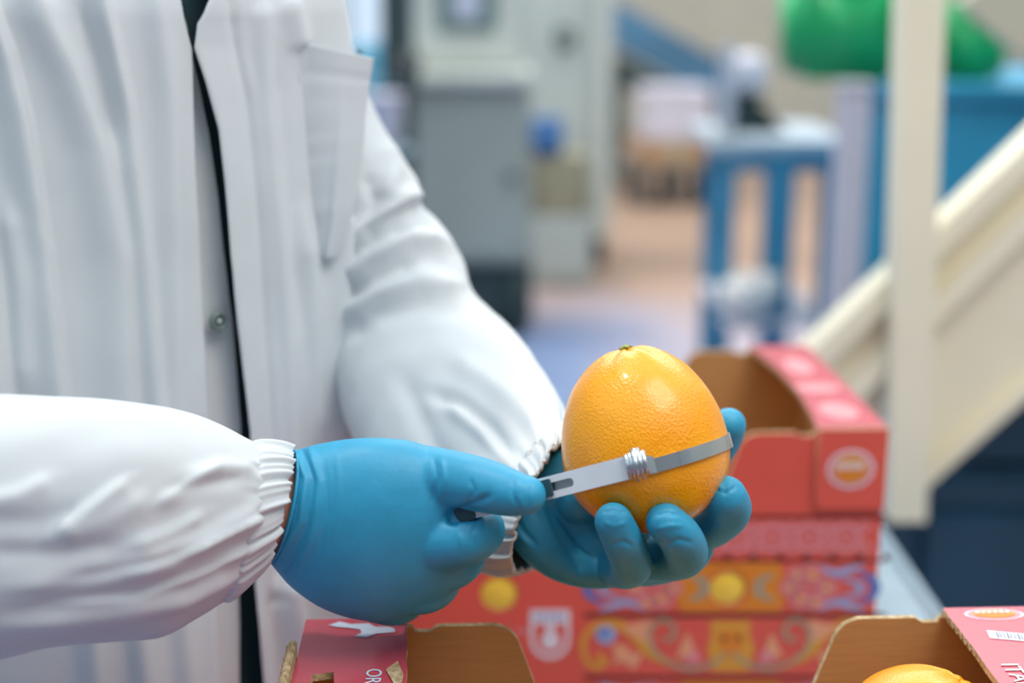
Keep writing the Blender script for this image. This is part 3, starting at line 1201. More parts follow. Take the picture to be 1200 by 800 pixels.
# right ledge of the near box: badge, bar strip, lettering
bx, by = near_xy(1165, 720)
badge(bx, by, 0.017, 0.0072, Ml, n_led[1])
q = [near_xy(1156, 739), near_xy(1225, 745), near_xy(1226, 754), near_xy(1160, 748)]
ledge_print('bar_strip', [q], m_pw, 0.0003, n_led[1])
for k in range(14):
    s0 = 0.14 + k * 0.06
    s1 = s0 + (0.02 if k % 3 else 0.035)
    A, B, C_, D_ = [np.array(v) for v in q]
    pts = [A + (B - A) * s0 * 1 + (D_ - A) * 0.15, A + (B - A) * s1 + (D_ - A) * 0.15, A + (B - A) * s1 + (D_ - A) * 0.85, A + (B - A) * s0 + (D_ - A) * 0.85]
    ledge_print('bar', [[tuple(v) for v in pts]], mat('print_black_grey', '#7d8a95', 0.5), 0.0006, n_led[1])
x_, y_ = near_xy(1192, 800)
text_mesh('ITALIA', 0.0135, Matrix.Translation((x_ + 0.003, y_ + 0.001, BH + 0.0006)) @ Matrix.Rotation(math.radians(-90), 4, 'Z'), m_pw, 'lettering', n_led[1])
# left ledge: white bird print, lettering
bird = [(385, 733), (398, 729), (412, 732), (432, 731), (440, 735), (455, 735), (462, 737), (463, 741), (452, 742), (440, 743), (430, 747), (416, 746), (424, 742), (422, 738), (408, 736), (395, 735)]
ledge_print('white_bird_print', [[near_xy(*v) for v in bird]], mat('print_bird', '#cfd8ea', 0.45), 0.0004, n_led[0])
ledge_print('white_bird_print', [[near_xy(*v) for v in ellipse(449, 727.5, 6, 2.6, 14)]], MATS['print_bird'], 0.0004, n_led[0])
x_, y_ = near_xy(438, 783)
text_mesh('ORIGINE', 0.0115, Matrix.Translation((x_, y_ - 0.024, BH + 0.0005)) @ Matrix.Rotation(math.radians(-90), 4, 'Z'), MATS['print_bird'], 'lettering', n_led[0])
# torn corner on the left ledge
tp = [near_xy(*v) for v in ((452, 786), (466, 776), (473, 792), (470, 804), (462, 803))]
ledge_print('torn_patch', [tp], m_edge, 0.0008, n_led[0])
# rear box ledge: sheen patches painted as pale pink ovals
def rear_xy(px, py):
    q = rear_M.inverted() @ hitz(px, py, LZ)
    return (q.x, q.y)
for (x0, y0, x1, y1, m) in ((0.376, 0.02, 0.408, 0.07, m_pp), (0.372, 0.1, 0.412, 0.13, m_pp), (0.38, 0.16, 0.405, 0.22, m_pp)):
    ledge_print('pale_print', [ellipse((x0 + x1) / 2, (y0 + y1) / 2, (x1 - x0) / 2, (y1 - y0) / 2, 24)], m, 0.0004, r_led[1])


# corrugated flutes along the cut edges of the near box
def flute(p0, p1, nrm, amp, wave, wd, par, name='flute'):
    """wavy paper strip on a cut edge, from p0 to p1 (box local), standing wd out along nrm."""
    p0, p1, nrm = Vector(p0), Vector(p1), Vector(nrm)
    d = p1 - p0
    L = d.length
    up = d.normalized().cross(nrm)
    n = int(L / wave * 8)
    V, F = [], []
    for i in range(n + 1):
        s = i / n
        off = amp * math.sin(2 * math.pi * s * L / wave)
        for k in (0, 1):
            V.append(p0 + d * s + up * off + nrm * (wd * k))
    for i in range(n):
        F.append((2 * i, 2 * i + 1, 2 * i + 3, 2 * i + 2))
    o = mesh(name, V, F, m_edge, par)
    solidify(o, 0.0004, 0)
    return o


flute((BW - LW, 0, BH - TH / 2), (BW - LW, BD, BH - TH / 2), (-1, 0, 0), 0.0014, 0.0068, 0.0012, n_led[1])
# loose cardboard tab standing at the outer edge of the left ledge
a = near_M.inverted() @ hitz(352, 800, LZ)
box('side_tab', (-0.0022, a.y + 0.004, BH + 0.003), (0.004, 0.055, 0.012), [m_edge], near, 0.0008)
flute((-0.0046, a.y - 0.02, BH + 0.005), (-0.0046, a.y + 0.03, BH + 0.005), (-1, 0, 0), 0.0014, 0.0068, 0.001, near)

#==ORANGES==
# ------------------------------------------------------------------ oranges
m_peel = mat('orange_peel', '#ffab08', 0.32, var2='#fd9f02', vscale=24, bump=0.36, bscale=800, bdist=0.0010, voronoi=True, coat=0.35, sss=0.04, spec=0.4)
m_calyx = mat('calyx_green', '#8f9a4c', 0.7, var=0.2, vscale=300)
m_scar = mat('peel_speck', '#5b3a10', 0.7)


def orange_profile(n=72, egg=0.0, H=1.0):
    pr = []
    for i in range(n + 1):
        A = math.pi * i / n
        z = -math.cos(A)
        r = math.sin(A)
        zz = z * (H if z > 0 else egg)
        dim = 0.035 * math.exp(-((A - math.pi) / 0.16) ** 2)
        pr.append((r, zz - dim))
    return pr


def orange_mesh(name, R, egg, H, seed):
    pr = orange_profile(80, egg, H)
    seg = 120
    V = []
    for (r, z) in pr:
        for j in range(seg):
            A = 2 * math.pi * j / seg
            v = Vector((max(r, 1e-4) * math.cos(A), max(r, 1e-4) * math.sin(A), z))
            s = 1 + 0.012 * noise.noise(v * 1.6 + Vector((seed, 0, 0))) + 0.004 * noise.noise(v * 5 + Vector((seed, 3, 0)))
            # puckers round the stem
            if z > 0.7 * H:
                s += 0.010 * (z / H - 0.7) / 0.3 * math.sin(A * 9 + seed)
            V.append(v * (R * s))
    me = bpy.data.meshes.new(name)
    F = grid_faces(len(pr), seg)
    me.from_pydata([tuple(v) for v in V], [], F)
    bm = bmesh.new()
    bm.from_mesh(me)
    bmesh.ops.remove_doubles(bm, verts=bm.verts, dist=R * 0.0008)
    bmesh.ops.recalc_face_normals(bm, faces=bm.faces)
    bm.to_mesh(me)
    bm.free()
    me.materials.append(m_peel)
    return me


def calyx(par, z, R):
    V = [(0, 0, z + 0.003)]
    n = 10
    for k in range(n):
        A = 2 * math.pi * k / n
        r = 0.0042 if k % 2 == 0 else 0.0024
        V.append((r * math.cos(A), r * math.sin(A), z + (0.0012 if k % 2 == 0 else 0.002)))
    for k in range(n):
        A = 2 * math.pi * k / n
        V.append((0.0018 * math.cos(A), 0.0018 * math.sin(A), z - 0.001))
    F = [(0, 1 + k, 1 + (k + 1) % n) for k in range(n)] + [(1 + k, 1 + n + k, 1 + n + (k + 1) % n, 1 + (k + 1) % n) for k in range(n)]
    return mesh('calyx', V, F, m_calyx, par, False)


# the measured orange
OD = 0.752
oc = P(757, 533, OD)
pxm = OD / FPX
OR_, OH = 98.0 * pxm, 1.315
OEGG = 0.92
hero = orange_mesh('orange', OR_, OEGG, OH, 2.0)
ob = link('orange', hero)
ob.location = oc
ax = (UP * 0.98 + Vector((-0.19, 0, 0)) + FWD * -0.02).normalized()
ob.rotation_euler = ax.to_track_quat('Z', 'Y').to_euler()
tag(ob, 'large orange held in the gloved palm with a measuring band around it', 'orange')
calyx(ob, OR_ * (OH - 0.035), OR_)

#==TOOL==
# ------------------------------------------------------------------ sizing tool
m_chrome = mat('bright_steel', '#c3c9cd', 0.22, 0.85, var=0.05, vscale=60, bump=0.03, bscale=400)
m_bar = mat('satin_aluminium', '#dde4ec', 0.3, 0.1, var=0.04, vscale=60)
m_grip = mat('dark_teal_grip', '#264a55', 0.45, var=0.1, vscale=60)
tool = tag(empty('sizing_caliper', P(747, 545, 0.69)), 'silver fruit sizing caliper with a steel band looped round the held orange', 'caliper')
OM = Matrix.Translation(oc) @ ob.rotation_euler.to_matrix().to_4x4()


def orange_hit(p0, d):
    """first hit of a ray with the (smooth) orange, marching."""
    inv = OM.inverted()
    s = 0.0

    def f(p):
        q = inv @ p
        z = q.z / (OR_ * (OH if q.z > 0 else OEGG))
        if abs(z) >= 1:
            return abs(z) - 0.99
        r = math.sqrt(max(0, 1 - z * z)) * OR_
        return (math.hypot(q.x, q.y) - r)
    a = 0.0
    step = 0.0005
    p = Vector(p0)
    while a < 0.2:
        if f(p + d * a) < 0:
            return p + d * a
        a += step
    return None


# plane of the band: seen edge-on-ish, rising to the right
e1 = (P(853, 515, OD) - P(660, 568, OD)).normalized()      # along the visible band
bc = P(757, 541, OD)
# pick the plane's second direction so the front of the band passes through (758, 548)
fr_pt = P(757, 548, OD - OR_ * 0.98)
e2 = (fr_pt - bc)
e2 = (e2 - e1 * e2.dot(e1)).normalized()
nb = e1.cross(e2).normalized()
if nb.z < 0:
    nb = -nb
ringp = []
for k in range(240):
    A = 2 * math.pi * k / 240
    dv = e1 * math.cos(A) + e2 * math.sin(A)
    h_ = orange_hit(bc + dv * 0.075, -dv)
    if h_ is None:
        h_ = bc + dv * OR_
    ringp.append(h_ + dv * 0.0012)
bw = 0.0036
V, F = [], []
n = len(ringp)
for p in ringp:
    out = (p - bc).normalized()
    V += [p - nb * bw - out * 0.0006, p + nb * bw - out * 0.0006, p + nb * bw + out * 0.0002, p - nb * bw + out * 0.0002]
for i in range(n):
    j = (i + 1) % n
    for k in range(4):
        l = (k + 1) % 4
        F.append((4 * i + k, 4 * i + l, 4 * j + l, 4 * j + k))


def tmesh(name, V, F, m, smooth=False):
    L = tool.location
    return mesh(name, [Vector(v) - L for v in V], F, m, tool, smooth)


tmesh('band', V, F, m_chrome, False)
# bar from the hand to the knob
dk0 = 0.702
pA = P(520, 603, 0.727)
pB = P(742, 546, 0.690)
bx = (pB - pA).normalized()
bz = (UP - bx * UP.dot(bx)).normalized()
bn = bx.cross(bz)
if bn.dot(FWD) > 0:
    bn = -bn
Lb = (pB - pA).length
hw = 0.0056
slot0, slot1 = Lb * 0.54, Lb * 0.70


def rrect(x0, x1, y0, y1, r, n=5):
    out = []
    for (cx, cy, a0) in ((x1 - r, y1 - r, 0), (x0 + r, y1 - r, 90), (x0 + r, y0 + r, 180), (x1 - r, y0 + r, 270)):
        for k in range(n + 1):
            A = math.radians(a0 + 90 * k / n)
            out.append((cx + r * math.cos(A), cy + r * math.sin(A)))
    return out


BM = Matrix.Translation(pA - tool.location) @ Matrix((bx, bz, bn)).transposed().to_4x4()
plate('bar', [rrect(Lb * 0.13, Lb, -hw, hw, 0.0012), rrect(slot0, slot1, -0.0022, 0.0022, 0.0021)], 0.0026, BM, m_bar, tool)
plate('slot_floor', [rrect(slot0 - 0.002, slot1 + 0.002, -0.0035, 0.0035, 0.001)], 0.0008, BM @ Matrix.Translation((0, 0, -0.0014)), m_chrome, tool)
plate('slide_stop', [rrect(Lb * 0.50, Lb * 0.59, -0.0044, 0.0044, 0.001)], 0.003, BM @ Matrix.Translation((0, 0, 0.0019)), m_grip, tool)
plate('grip', [rrect(0.0, Lb * 0.17, -0.0062, 0.0062, 0.002)], 0.0062, BM @ Matrix.Translation((0, 0, -0.0008)), m_grip, tool)
# ribbed knob
kc = P(748, 544, 0.689)
kv = bz
cyl('knob_core', kc - kv * 0.0060 - tool.location, kc + kv * 0.0060 - tool.location, 0.0046, m_chrome, tool, 24)
for k in range(5):
    off = bn * (0.0038 - 0.0006 * abs(k - 2)) + bx * ((k - 2) * 0.0021)
    hl = 0.0066 - abs(k - 2) * 0.0003
    cyl('knob_rib', kc + off - kv * hl - tool.location, kc + off + kv * hl - tool.location, 0.0014, m_chrome, tool, 14)
cyl('knob_pin', kc - kv * 0.0080 - tool.location, kc + kv * 0.0080 - tool.location, 0.0024, m_chrome, tool, 14)
# short strap from the knob on to the band
q2 = P(768, 544, 0.6915)
dv = (q2 - kc)
V = []
for s in (0, 1):
    p = kc + dv * s
    V += [p - kv * 0.0042 - bn * 0.0005, p + kv * 0.0042 - bn * 0.0005, p + kv * 0.0042 + bn * 0.0005, p - kv * 0.0042 + bn * 0.0005]
tmesh('strap', V, [(0, 1, 2, 3), (4, 5, 6, 7), (0, 1, 5, 4), (1, 2, 6, 5), (2, 3, 7, 6), (3, 0, 4, 7)], m_chrome)

# oranges in the near box and behind the holes of the rear box
loose = orange_mesh('orange', 0.0445, 0.95, 0.98, 5.0)
spots = []
oc2 = P(1080, 880, 0.735)
vis = [(near_M.inverted() @ oc2)]


loose_lit = loose.copy()
loose_lit.materials[0] = mat('yellow_peel', '#ffd24a', 0.4, var=0.05, vscale=40, bump=0.3, bscale=820, bdist=0.0009, voronoi=True, sss=0.05)  # peel brightened to yellow to imitate light falling into the box


def put_orange(world, label, group=None, rot=None, me=None):
    o = bpy.data.objects.new('orange', me or loose)
    COL.objects.link(o)
    o.location = world
    o.rotation_euler = rot or (random.uniform(-1, 1), random.uniform(-1, 1), random.uniform(0, 6))
    tag(o, label, 'orange', group)
    return o


put_orange(oc2, 'orange lying in the open near box beside the brown panel', None, (0.3, 0.4, 1))
vl = vis[0]
g_low = 'oranges in the bottom of the near box'
for i in range(4):
    for j in range(2):
        lx, ly = 0.055 + i * 0.102, 0.055 + j * 0.105 + (0.05 if False else 0)
        w_ = near_M @ Vector((lx, ly, TH + 0.0435))
        put_orange(w_, 'orange in the bottom layer of the near fruit box', g_low)
for (lx, ly) in ((0.254, 0.165), (0.3705, 0.122), (0.3705, 0.2205), (0.106, 0.11), (0.16, 0.205)):
    put_orange(near_M @ Vector((lx, ly, 0.1365)), 'orange in the second layer of the near fruit box', 'oranges in the second layer of the near box')
for k, (hx, hz_) in enumerate((h1, h2)):
    w_ = rear_M @ Vector((hx, 0.0015 + math.sqrt(0.0445 ** 2 - 0.0145 ** 2), hz_))
    put_orange(w_, ['yellow orange showing through the round hole of the ornate band', 'yellow orange showing through the round hole in the plain red print'][k], None, (1.2, 0.2, 0.4), loose_lit)
    w2 = rear_M @ Vector((hx, 0.075 + 0.05, TH + 0.0435))
    for s in (-1, 1):
        w3 = rear_M @ Vector((hx + s * 0.048, 0.105, TH + 0.0435))
        put_orange(w3, 'orange in the bottom layer of the rear fruit box', 'oranges in the bottom of the rear box')

#==PERSON==
# ------------------------------------------------------------------ person
m_coat = mat('white_coat_cotton', '#d0d4d7', 0.85, var=0.02, vscale=30, bump=0.10, bscale=900, bdist=0.0004, sheen=0.15)
m_glove = mat('blue_nitrile', '#2c97be', 0.5, var=0.06, vscale=60, bump=0.35, bscale=150, bdist=0.0008, sss=0.05)
m_shirt = mat('dark_shirt', '#1d3a40', 0.85, var=0.1)
m_skin = mat('skin', '#c98f78', 0.5, var=0.06, vscale=60, sss=0.15)
m_trouser = mat('dark_trousers', '#2a3540', 0.85, var=0.1)
m_hair = mat('dark_hair', '#2a211c', 0.6, var=0.3, vscale=200)
m_snap = mat('snap_metal', '#7f8d8a', 0.5, 0.4)

person = tag(empty('person', (-0.288, 0.937, 0)), 'person in a white lab coat and blue gloves measuring an orange', 'person')


def attach(o, par):
    o.parent = par
    o.matrix_parent_inverse = Matrix.Translation(-par.location)
    return o


THETA = math.radians(40)
FD = np.array((math.sin(THETA), -math.cos(THETA)))
LT = np.array((math.cos(THETA), math.sin(THETA)))
ZS = [0.50, 0.80, 1.00, 1.20, 1.35, 1.42, 1.46, 1.50]
AS = [0.225, 0.212, 0.200, 0.197, 0.174, 0.162, 0.125, 0.070]
BS = [0.170, 0.150, 0.138, 0.134, 0.130, 0.112, 0.090, 0.066]
TCX, TCY = -0.282, 0.937


def tor(phi, z, off=0.0):
    a = np.interp(z, ZS, AS) + off
    b = np.interp(z, ZS, BS) + off
    s, c = np.sin(phi), np.cos(phi)
    e = 0.9
    s = np.sign(s) * np.abs(s) ** e
    c = np.sign(c) * np.abs(c) ** e
    X = TCX + a * s * LT[0] + b * c * FD[0]
    Yv = TCY + a * s * LT[1] + b * c * FD[1]
    return np.stack([X, Yv, z + 0 * X], -1)


_ph = np.linspace(-1.75, 1.75, 700)


def pix2phi(px, py):
    """(phi, z, depth) of the torso surface under a pixel."""
    d = 0.86
    for _ in range(6):
        p = P(px, py, d)
        A = tor(_ph, np.full(_ph.shape, p.z))
        qx, qy, qd = proj_np(A)
        vis = np.where(np.gradient(qx) > 0, 0, 1e4)
        k = int(np.argmin(np.abs(qx - px) + vis))
        d = qd[k]
    return _ph[k], P(px, py, d).z, d


def phi_line(pts):
    r = [pix2phi(x, y)[:2] for (x, y) in pts]
    z = np.array([q[1] for q in r])[::-1]
    f = np.array([q[0] for q in r])[::-1]
    o = np.argsort(z)
    return z[o], f[o]


A_EDGE = [(206, -20), (214, 5), (222, 30), (226, 58), (237, 101), (248, 157), (257, 225), (265, 296), (276, 376), (285, 500), (284, 690), (284, 800)]
B_EDGE = [(240, -20), (232, 5), (218, 27), (214, 56), (227, 94), (243, 150), (250, 210), (256, 296), (266, 376), (278, 500), (287, 690), (297, 800)]
S_LINE = [(205, -20), (214, 30), (222, 60), (225, 190), (232, 300), (237, 400), (241, 500), (250, 700), (254, 800)]
zA, fA = phi_line(A_EDGE)
zB, fB = phi_line(B_EDGE)
FOLDS = [
    ([(-14, 0), (8, 60), (27, 140), (50, 290), (70, 470)], 0.0112, 24, 5, 1),
    ([(40, 0), (78, 80), (108, 170), (132, 300), (140, 470)], 0.0090, 26, 15, 1),
    ([(112, 0), (138, 120), (160, 300), (175, 480)], 0.0090, 12, 9, 1),
    ([(85, 0), (112, 70), (135, 180)], -0.0045, 12),
    ([(175, 0), (190, 120), (196, 300), (200, 480)], 0.0060, 16, 16, 1),
    ([(-60, 0), (-30, 200), (0, 470)], 0.0105, 25, 14, 1),
    ([(5, 230), (20, 330), (28, 470)], 0.0060, 10, 14),
    ([(100, 690), (110, 820)], 0.0090, 14, 14, 1),
    ([(150, 690), (165, 820)], 0.0090, 10, 20, 1),
    ([(205, 690), (215, 820)], 0.0060, 12, 12, 1),
    ([(262, 0), (285, 120), (300, 300), (312, 500), (320, 700)], -0.0033, 7, 5, 1),
    ([(300, 20), (312, 200), (330, 400), (338, 540)], 0.0053, 10, 14, 1),
    ([(330, 0), (346, 60)], 0.0060, 12),
    ([(350, 250), (362, 400), (368, 530)], 0.0053, 9, 12),
    ([(392, 260), (390, 400), (388, 540)], 0.0090, 12, 12, 1),
    ([(318, 60), (330, 200), (345, 380)], -0.0030, 10),
    ([(330, 690), (345, 760), (350, 820)], 0.0105, 14, 10, 1),
    ([(310, 680), (320, 760), (330, 830)], -0.0060, 10),
]
ROWS = np.concatenate([np.linspace(0.50, 0.84, 30), np.linspace(0.845, 1.40, 210), np.linspace(1.405, 1.495, 22)])


def coat_panel(zE, fE, sign, ncol, offf):
    G = np.empty((len(ROWS), ncol, 3))
    for i, z in enumerate(ROWS):
        fe = np.interp(z, zE, fE)
        s = np.linspace(0, 1, ncol) ** 1.7
        ph = fe + sign * s * (math.pi + 0.05 - sign * fe)
        A = tor(ph, np.full(ph.shape, z), 0.004)
        G[i] = A
    N = grid_normals(G, False) * (1 if sign > 0 else -1)
    ctr = np.array((TCX, TCY, 0))
    out = G - ctr
    out[..., 2] = 0
    flip = np.sum(N * out, axis=2) < 0
    N[flip] *= -1
    fl = G.reshape(-1, 3)
    px, py, d = proj_np(fl)
    nf = N.reshape(-1, 3)
    view = np.array(CAM) - fl
    view /= np.linalg.norm(view, axis=1, keepdims=True)
    face = np.clip(np.sum(view * nf, axis=1) * 3 + 0.2, 0, 1)
    D = fold_disp(px, py, FOLDS) * face + offf(px, py) + fbm(fl, 9.0, 3, 3.0) * 0.0016
    fl = fl + nf * D[:, None]
    return fl, G.shape[:2]


def off_A(px, py):
    sx = np.interp(py, [q[1] for q in S_LINE], [q[0] for q in S_LINE])
    t = np.clip((sx + 4 - px) / 9.0, 0, 1)
    t = t * t * (3 - 2 * t)
    return -0.008 + 0.015 * t


def off_B(px, py):
    ex_ = np.interp(py, [q[1] for q in B_EDGE], [q[0] for q in B_EDGE])
    t = np.clip((px - ex_) / 70.0, 0, 1)
    roll = -0.004 * np.exp(-((px - ex_) / 4.0) ** 2)
    return 0.011 - 0.007 * t + roll


vA, shA = coat_panel(zA, fA, -1, 250, off_A)
vB, shB = coat_panel(zB, fB, 1, 210, off_B)
V = np.concatenate([vA, vB])
F = grid_faces(shA[0], shA[1], False) + grid_faces(shB[0], shB[1], False, len(vA))
coat = attach(mesh('lab_coat', V, F, m_coat), person)
coat['label'] = 'white cotton lab coat, open along the front'
solidify(coat, 0.0014, 0)

# pocket
pv, pu = 46, 36
Lp = catmull([(347, 63), (355, 150), (362, 230), (371, 304)], pv)
Rp = catmull([(437, 68), (429, 120), (424, 180), (412, 250), (394, 302)], pv)
V = []
for i in range(pv):
    s = i / (pv - 1)
    dl = pix2phi(*Lp[i])[2] - 0.011
    dr = 0.905 + 0.012 * s
    for j in range(pu):
        u = j / (pu - 1)
        x = Lp[i][0] * (1 - u) + Rp[i][0] * u
        y = Lp[i][1] * (1 - u) + Rp[i][1] * u - 14 * min(u / 0.14, 1.0) * (1 - max(0, u - 0.14) / 0.86) * max(0, 1 - s * 3)
        d = dl * (1 - u) + dr * u - 0.007 * math.sin(math.pi * u) * (1 - 0.5 * s)
        d += 0.0016 * math.exp(-((s - 0.14) / 0.012) ** 2)
        d -= 0.003 * math.exp(-((u - 0.62 + 0.1 * s) / 0.08) ** 2) * s
        V.append(P(x, y, d))
pk = mesh('pocket', V, grid_faces(pv, pu, False), m_coat, coat)
solidify(pk, 0.0018, 0)
# stitched left edge of the pocket, shadow along it put into the grey
rows = []
for i in range(0, pv, 3):
    q = P(Lp[i][0], Lp[i][1], pix2phi(*Lp[i])[2] - 0.0125)
    rows.append((q.x, q.y, q.z, 0.0007))
v, f = tube_mesh(catmull(rows, 60), 8)
mesh('pocket_seam', v, f, mat('seam_grey', '#93a1a8', 0.9), coat)

# snap button on the under placket
ph, z, d = pix2phi(256, 376)
pc = P(256, 376, d - 0.0035)
nrm = Vector(tor(np.array([ph]), np.array([z]), 0.05)[0] - tor(np.array([ph]), np.array([z]), 0.0)[0]).normalized()
xa = nrm.cross(Vector((0, 0, 1))).normalized()
ya = nrm.cross(xa)
prof = [(0.0001, 0.0012), (0.0012, 0.0014), (0.0016, 0.0005), (0.0030, 0.0004), (0.0037, 0.0012), (0.0046, 0.0022), (0.0056, 0.0018), (0.0060, 0.0004), (0.0060, -0.0012)]
V = []
for (r, h_) in prof:
    for j in range(32):
        A = 2 * math.pi * j / 32
        V.append(pc + xa * (r * math.cos(A)) + ya * (r * math.sin(A)) + nrm * h_)
mesh('snap_button', V, grid_faces(len(prof), 32), m_snap, coat)
V = []
for (r, h_) in ((0.0001, 0.0024), (0.0010, 0.0022), (0.0015, 0.0010)):
    for j in range(20):
        A = 2 * math.pi * j / 20
        V.append(pc + xa * (r * math.cos(A)) + ya * (r * math.sin(A)) + nrm * h_)
mesh('snap_pin', V, grid_faces(3, 20), mat('snap_pin_pale', '#d5dcdc', 0.4, 0.3), coat)
V = []
for (r, h_) in ((0.0014, 0.0012), (0.0038, 0.0013)):
    for j in range(24):
        A = 2 * math.pi * j / 24
        V.append(pc + xa * (r * math.cos(A)) + ya * (r * math.sin(A)) + nrm * h_)
mesh('snap_socket', V, grid_faces(2, 24), mat('snap_socket_dark', '#4c5a58', 0.6), coat)
# small wire clip on the pocket's edge
clip = []
for (x, y, d) in ((419, 72, 0.903), (419, 60, 0.902), (421.5, 57, 0.902), (424, 60, 0.902), (424, 70, 0.903)):
    q = P(x, y, d)
    clip.append((q.x, q.y, q.z, 0.0005))
v, f = tube_mesh(catmull(clip, 16), 8)
mesh('pocket_clip', v, f, mat('clip_dark', '#5d6a62', 0.5, 0.4), coat)

# dark shirt below the coat
zz = np.linspace(0.80, 1.50, 50)
ph = np.linspace(-math.pi, math.pi, 96, endpoint=False)
V = np.concatenate([tor(ph, np.full(ph.shape, z), -0.012) for z in zz])
attach(mesh('shirt', V, grid_faces(50, 96), m_shirt), person)


# sleeves ------------------------------------------------------------
def sleeve(name, rings, folds, nlen, nang, par, expo=2.0, gather=None, fb=0.0022, seed=1.0, close=False):
    G = ring_loft(rings, nlen, nang, expo)
    N = grid_normals(G)
    c = G.mean(axis=1, keepdims=True)
    flip = np.sum(N * (G - c), axis=2) < 0
    N[flip] *= -1
    fl = G.reshape(-1, 3)
    nf = N.reshape(-1, 3)
    px, py, d = proj_np(fl)
    view = np.array(CAM) - fl
    view /= np.linalg.norm(view, axis=1, keepdims=True)
    face = np.clip(np.sum(view * nf, axis=1) * 3 + 0.25, 0, 1)
    D = fold_disp(px, py, folds) * face + fbm(fl, 14.0, 3, seed) * fb
    if gather:
        D = D + gather(nlen, nang).ravel()
    fl = fl + nf * D[:, None]
    o = mesh(name, fl, grid_faces(nlen, nang), m_coat, par)
    return o


def gather_fn(amp, freq, seed, start=0.0, both=False):
    rr = random.Random(seed)
    comp = [(freq * f, rr.uniform(0, 6.28), a) for (f, a) in ((1, 1), (1.618, 0.7), (0.43, 0.8), (2.37, 0.4))]

    def g(n, m):
        th = np.linspace(0, 2 * math.pi, m, endpoint=False)
        s = np.linspace(0, 1, n)
        w_ = sum(a * np.sin(np.round(f) * th + p) for (f, p, a) in comp) / 1.6
        k = np.clip((s - start) / (1 - start + 1e-6), 0, 1) ** 2
        if both:
            k = 0.55 + 0.45 * s
        return amp * k[:, None] * w_[None, :]
    return g


R_rings = [
    (-400, 545, -400, 745, 0.665, 0, 0, -0.045),
    (-300, 500, -300, 772, 0.664, 0, 0, -0.055),
    (-190, 476, -195, 785, 0.667, 2, 0, -0.058),
    (-90, 467, -100, 785, 0.672, 3, 0, -0.059),
    (0, 466, -14, 775, 0.680, 5, 2, -0.058),
    (80, 467, 62, 760, 0.689, 8, 2, -0.056),
    (160, 472, 132, 750, 0.700, 10, 2, -0.053),
    (222, 485, 190, 745, 0.712, 12, 3, -0.047),
    (268, 502, 236, 722, 0.722, 14, 3, -0.041),
    (298, 517, 266, 702, 0.730, 15, 3, -0.035),
    (306, 527, 275, 688, 0.732, 13, 2, -0.030),
]
R_folds = [
    ([(310, 590), (250, 625), (150, 660)], 0.0033, 9, 14),
    ([(300, 620), (240, 648), (150, 668), (60, 685)], -0.0030, 9, 12),
    ([(265, 640), (200, 662), (110, 680), (0, 690)], 0.0024, 12, 10),
    ([(300, 650), (220, 685), (120, 705), (0, 722)], -0.0024, 11, 10),
    ([(290, 675), (220, 705), (130, 722), (0, 735)], 0.0024, 10, 10),
    ([(285, 560), (240, 565), (200, 575)], -0.0018, 7, 9),
    ([(300, 545), (260, 548), (215, 556)], 0.0018, 8, 10),
    ([(180, 580), (120, 610), (70, 630)], 0.0024, 14, 16),
    ([(100, 600), (40, 612), (-20, 612)], -0.0018, 14, 16),
    ([(90, 500), (0, 520), (-60, 530)], 0.0015, 25, 25),
    ([(150, 640), (60, 650), (-20, 648)], -0.0024, 14, 14),
    ([(312, 600), (270, 622), (200, 655), (140, 672)], 0.0040, 4, 13),
    ([(300, 640), (250, 668), (160, 700), (60, 712)], 0.0030, 4, 12),
    ([(150, 560), (110, 590), (60, 625)], 0.0030, 5, 14),
    ([(260, 540), (230, 560), (180, 592)], 0.0026, 5, 12),
    ([(240, 600), (200, 622), (150, 640)], 0.0026, 5, 12),
    ([(60, 560), (20, 580), (-40, 590)], 0.0024, 8, 16),
    ([(285, 690), (220, 722), (120, 742), (0, 760)], -0.0030, 7, 8),
]
rs = sleeve('sleeve', R_rings, R_folds, 170, 180, coat, 2.15, gather_fn(0.0020, 21, 3, 0.78), 0.0022, 2.0)
solidify(rs, 0.0012, -1)
v, f = tube_mesh(catmull([(-0.40, 0.86, 1.41, 0.082), (-0.43, 0.80, 1.32, 0.078), (-0.445, 0.72, 1.20, 0.074), (-0.425, 0.65, 1.11, 0.070), (-0.385, 0.645, 1.095, 0.064)], 40), 48)
mesh('sleeve', v, f, m_coat, coat)
R_cuff = [
    (288, 530, 257, 694, 0.7285, 13, 3, -0.0315),
    (298, 517, 266, 703, 0.730, 15, 3, -0.0345),
    (312, 516, 281, 692, 0.733, 15, 3, -0.0335),
    (328, 519, 297, 676, 0.737, 15, 3, -0.0325),
    (342, 524, 310, 662, 0.740, 9, 3, -0.0315),
]
rcf = sleeve('cuff', R_cuff, [], 22, 220, coat, 2.1, gather_fn(0.0016, 26, 8, 0, True), 0.0, 2.0)
solidify(rcf, 0.0016, -1)

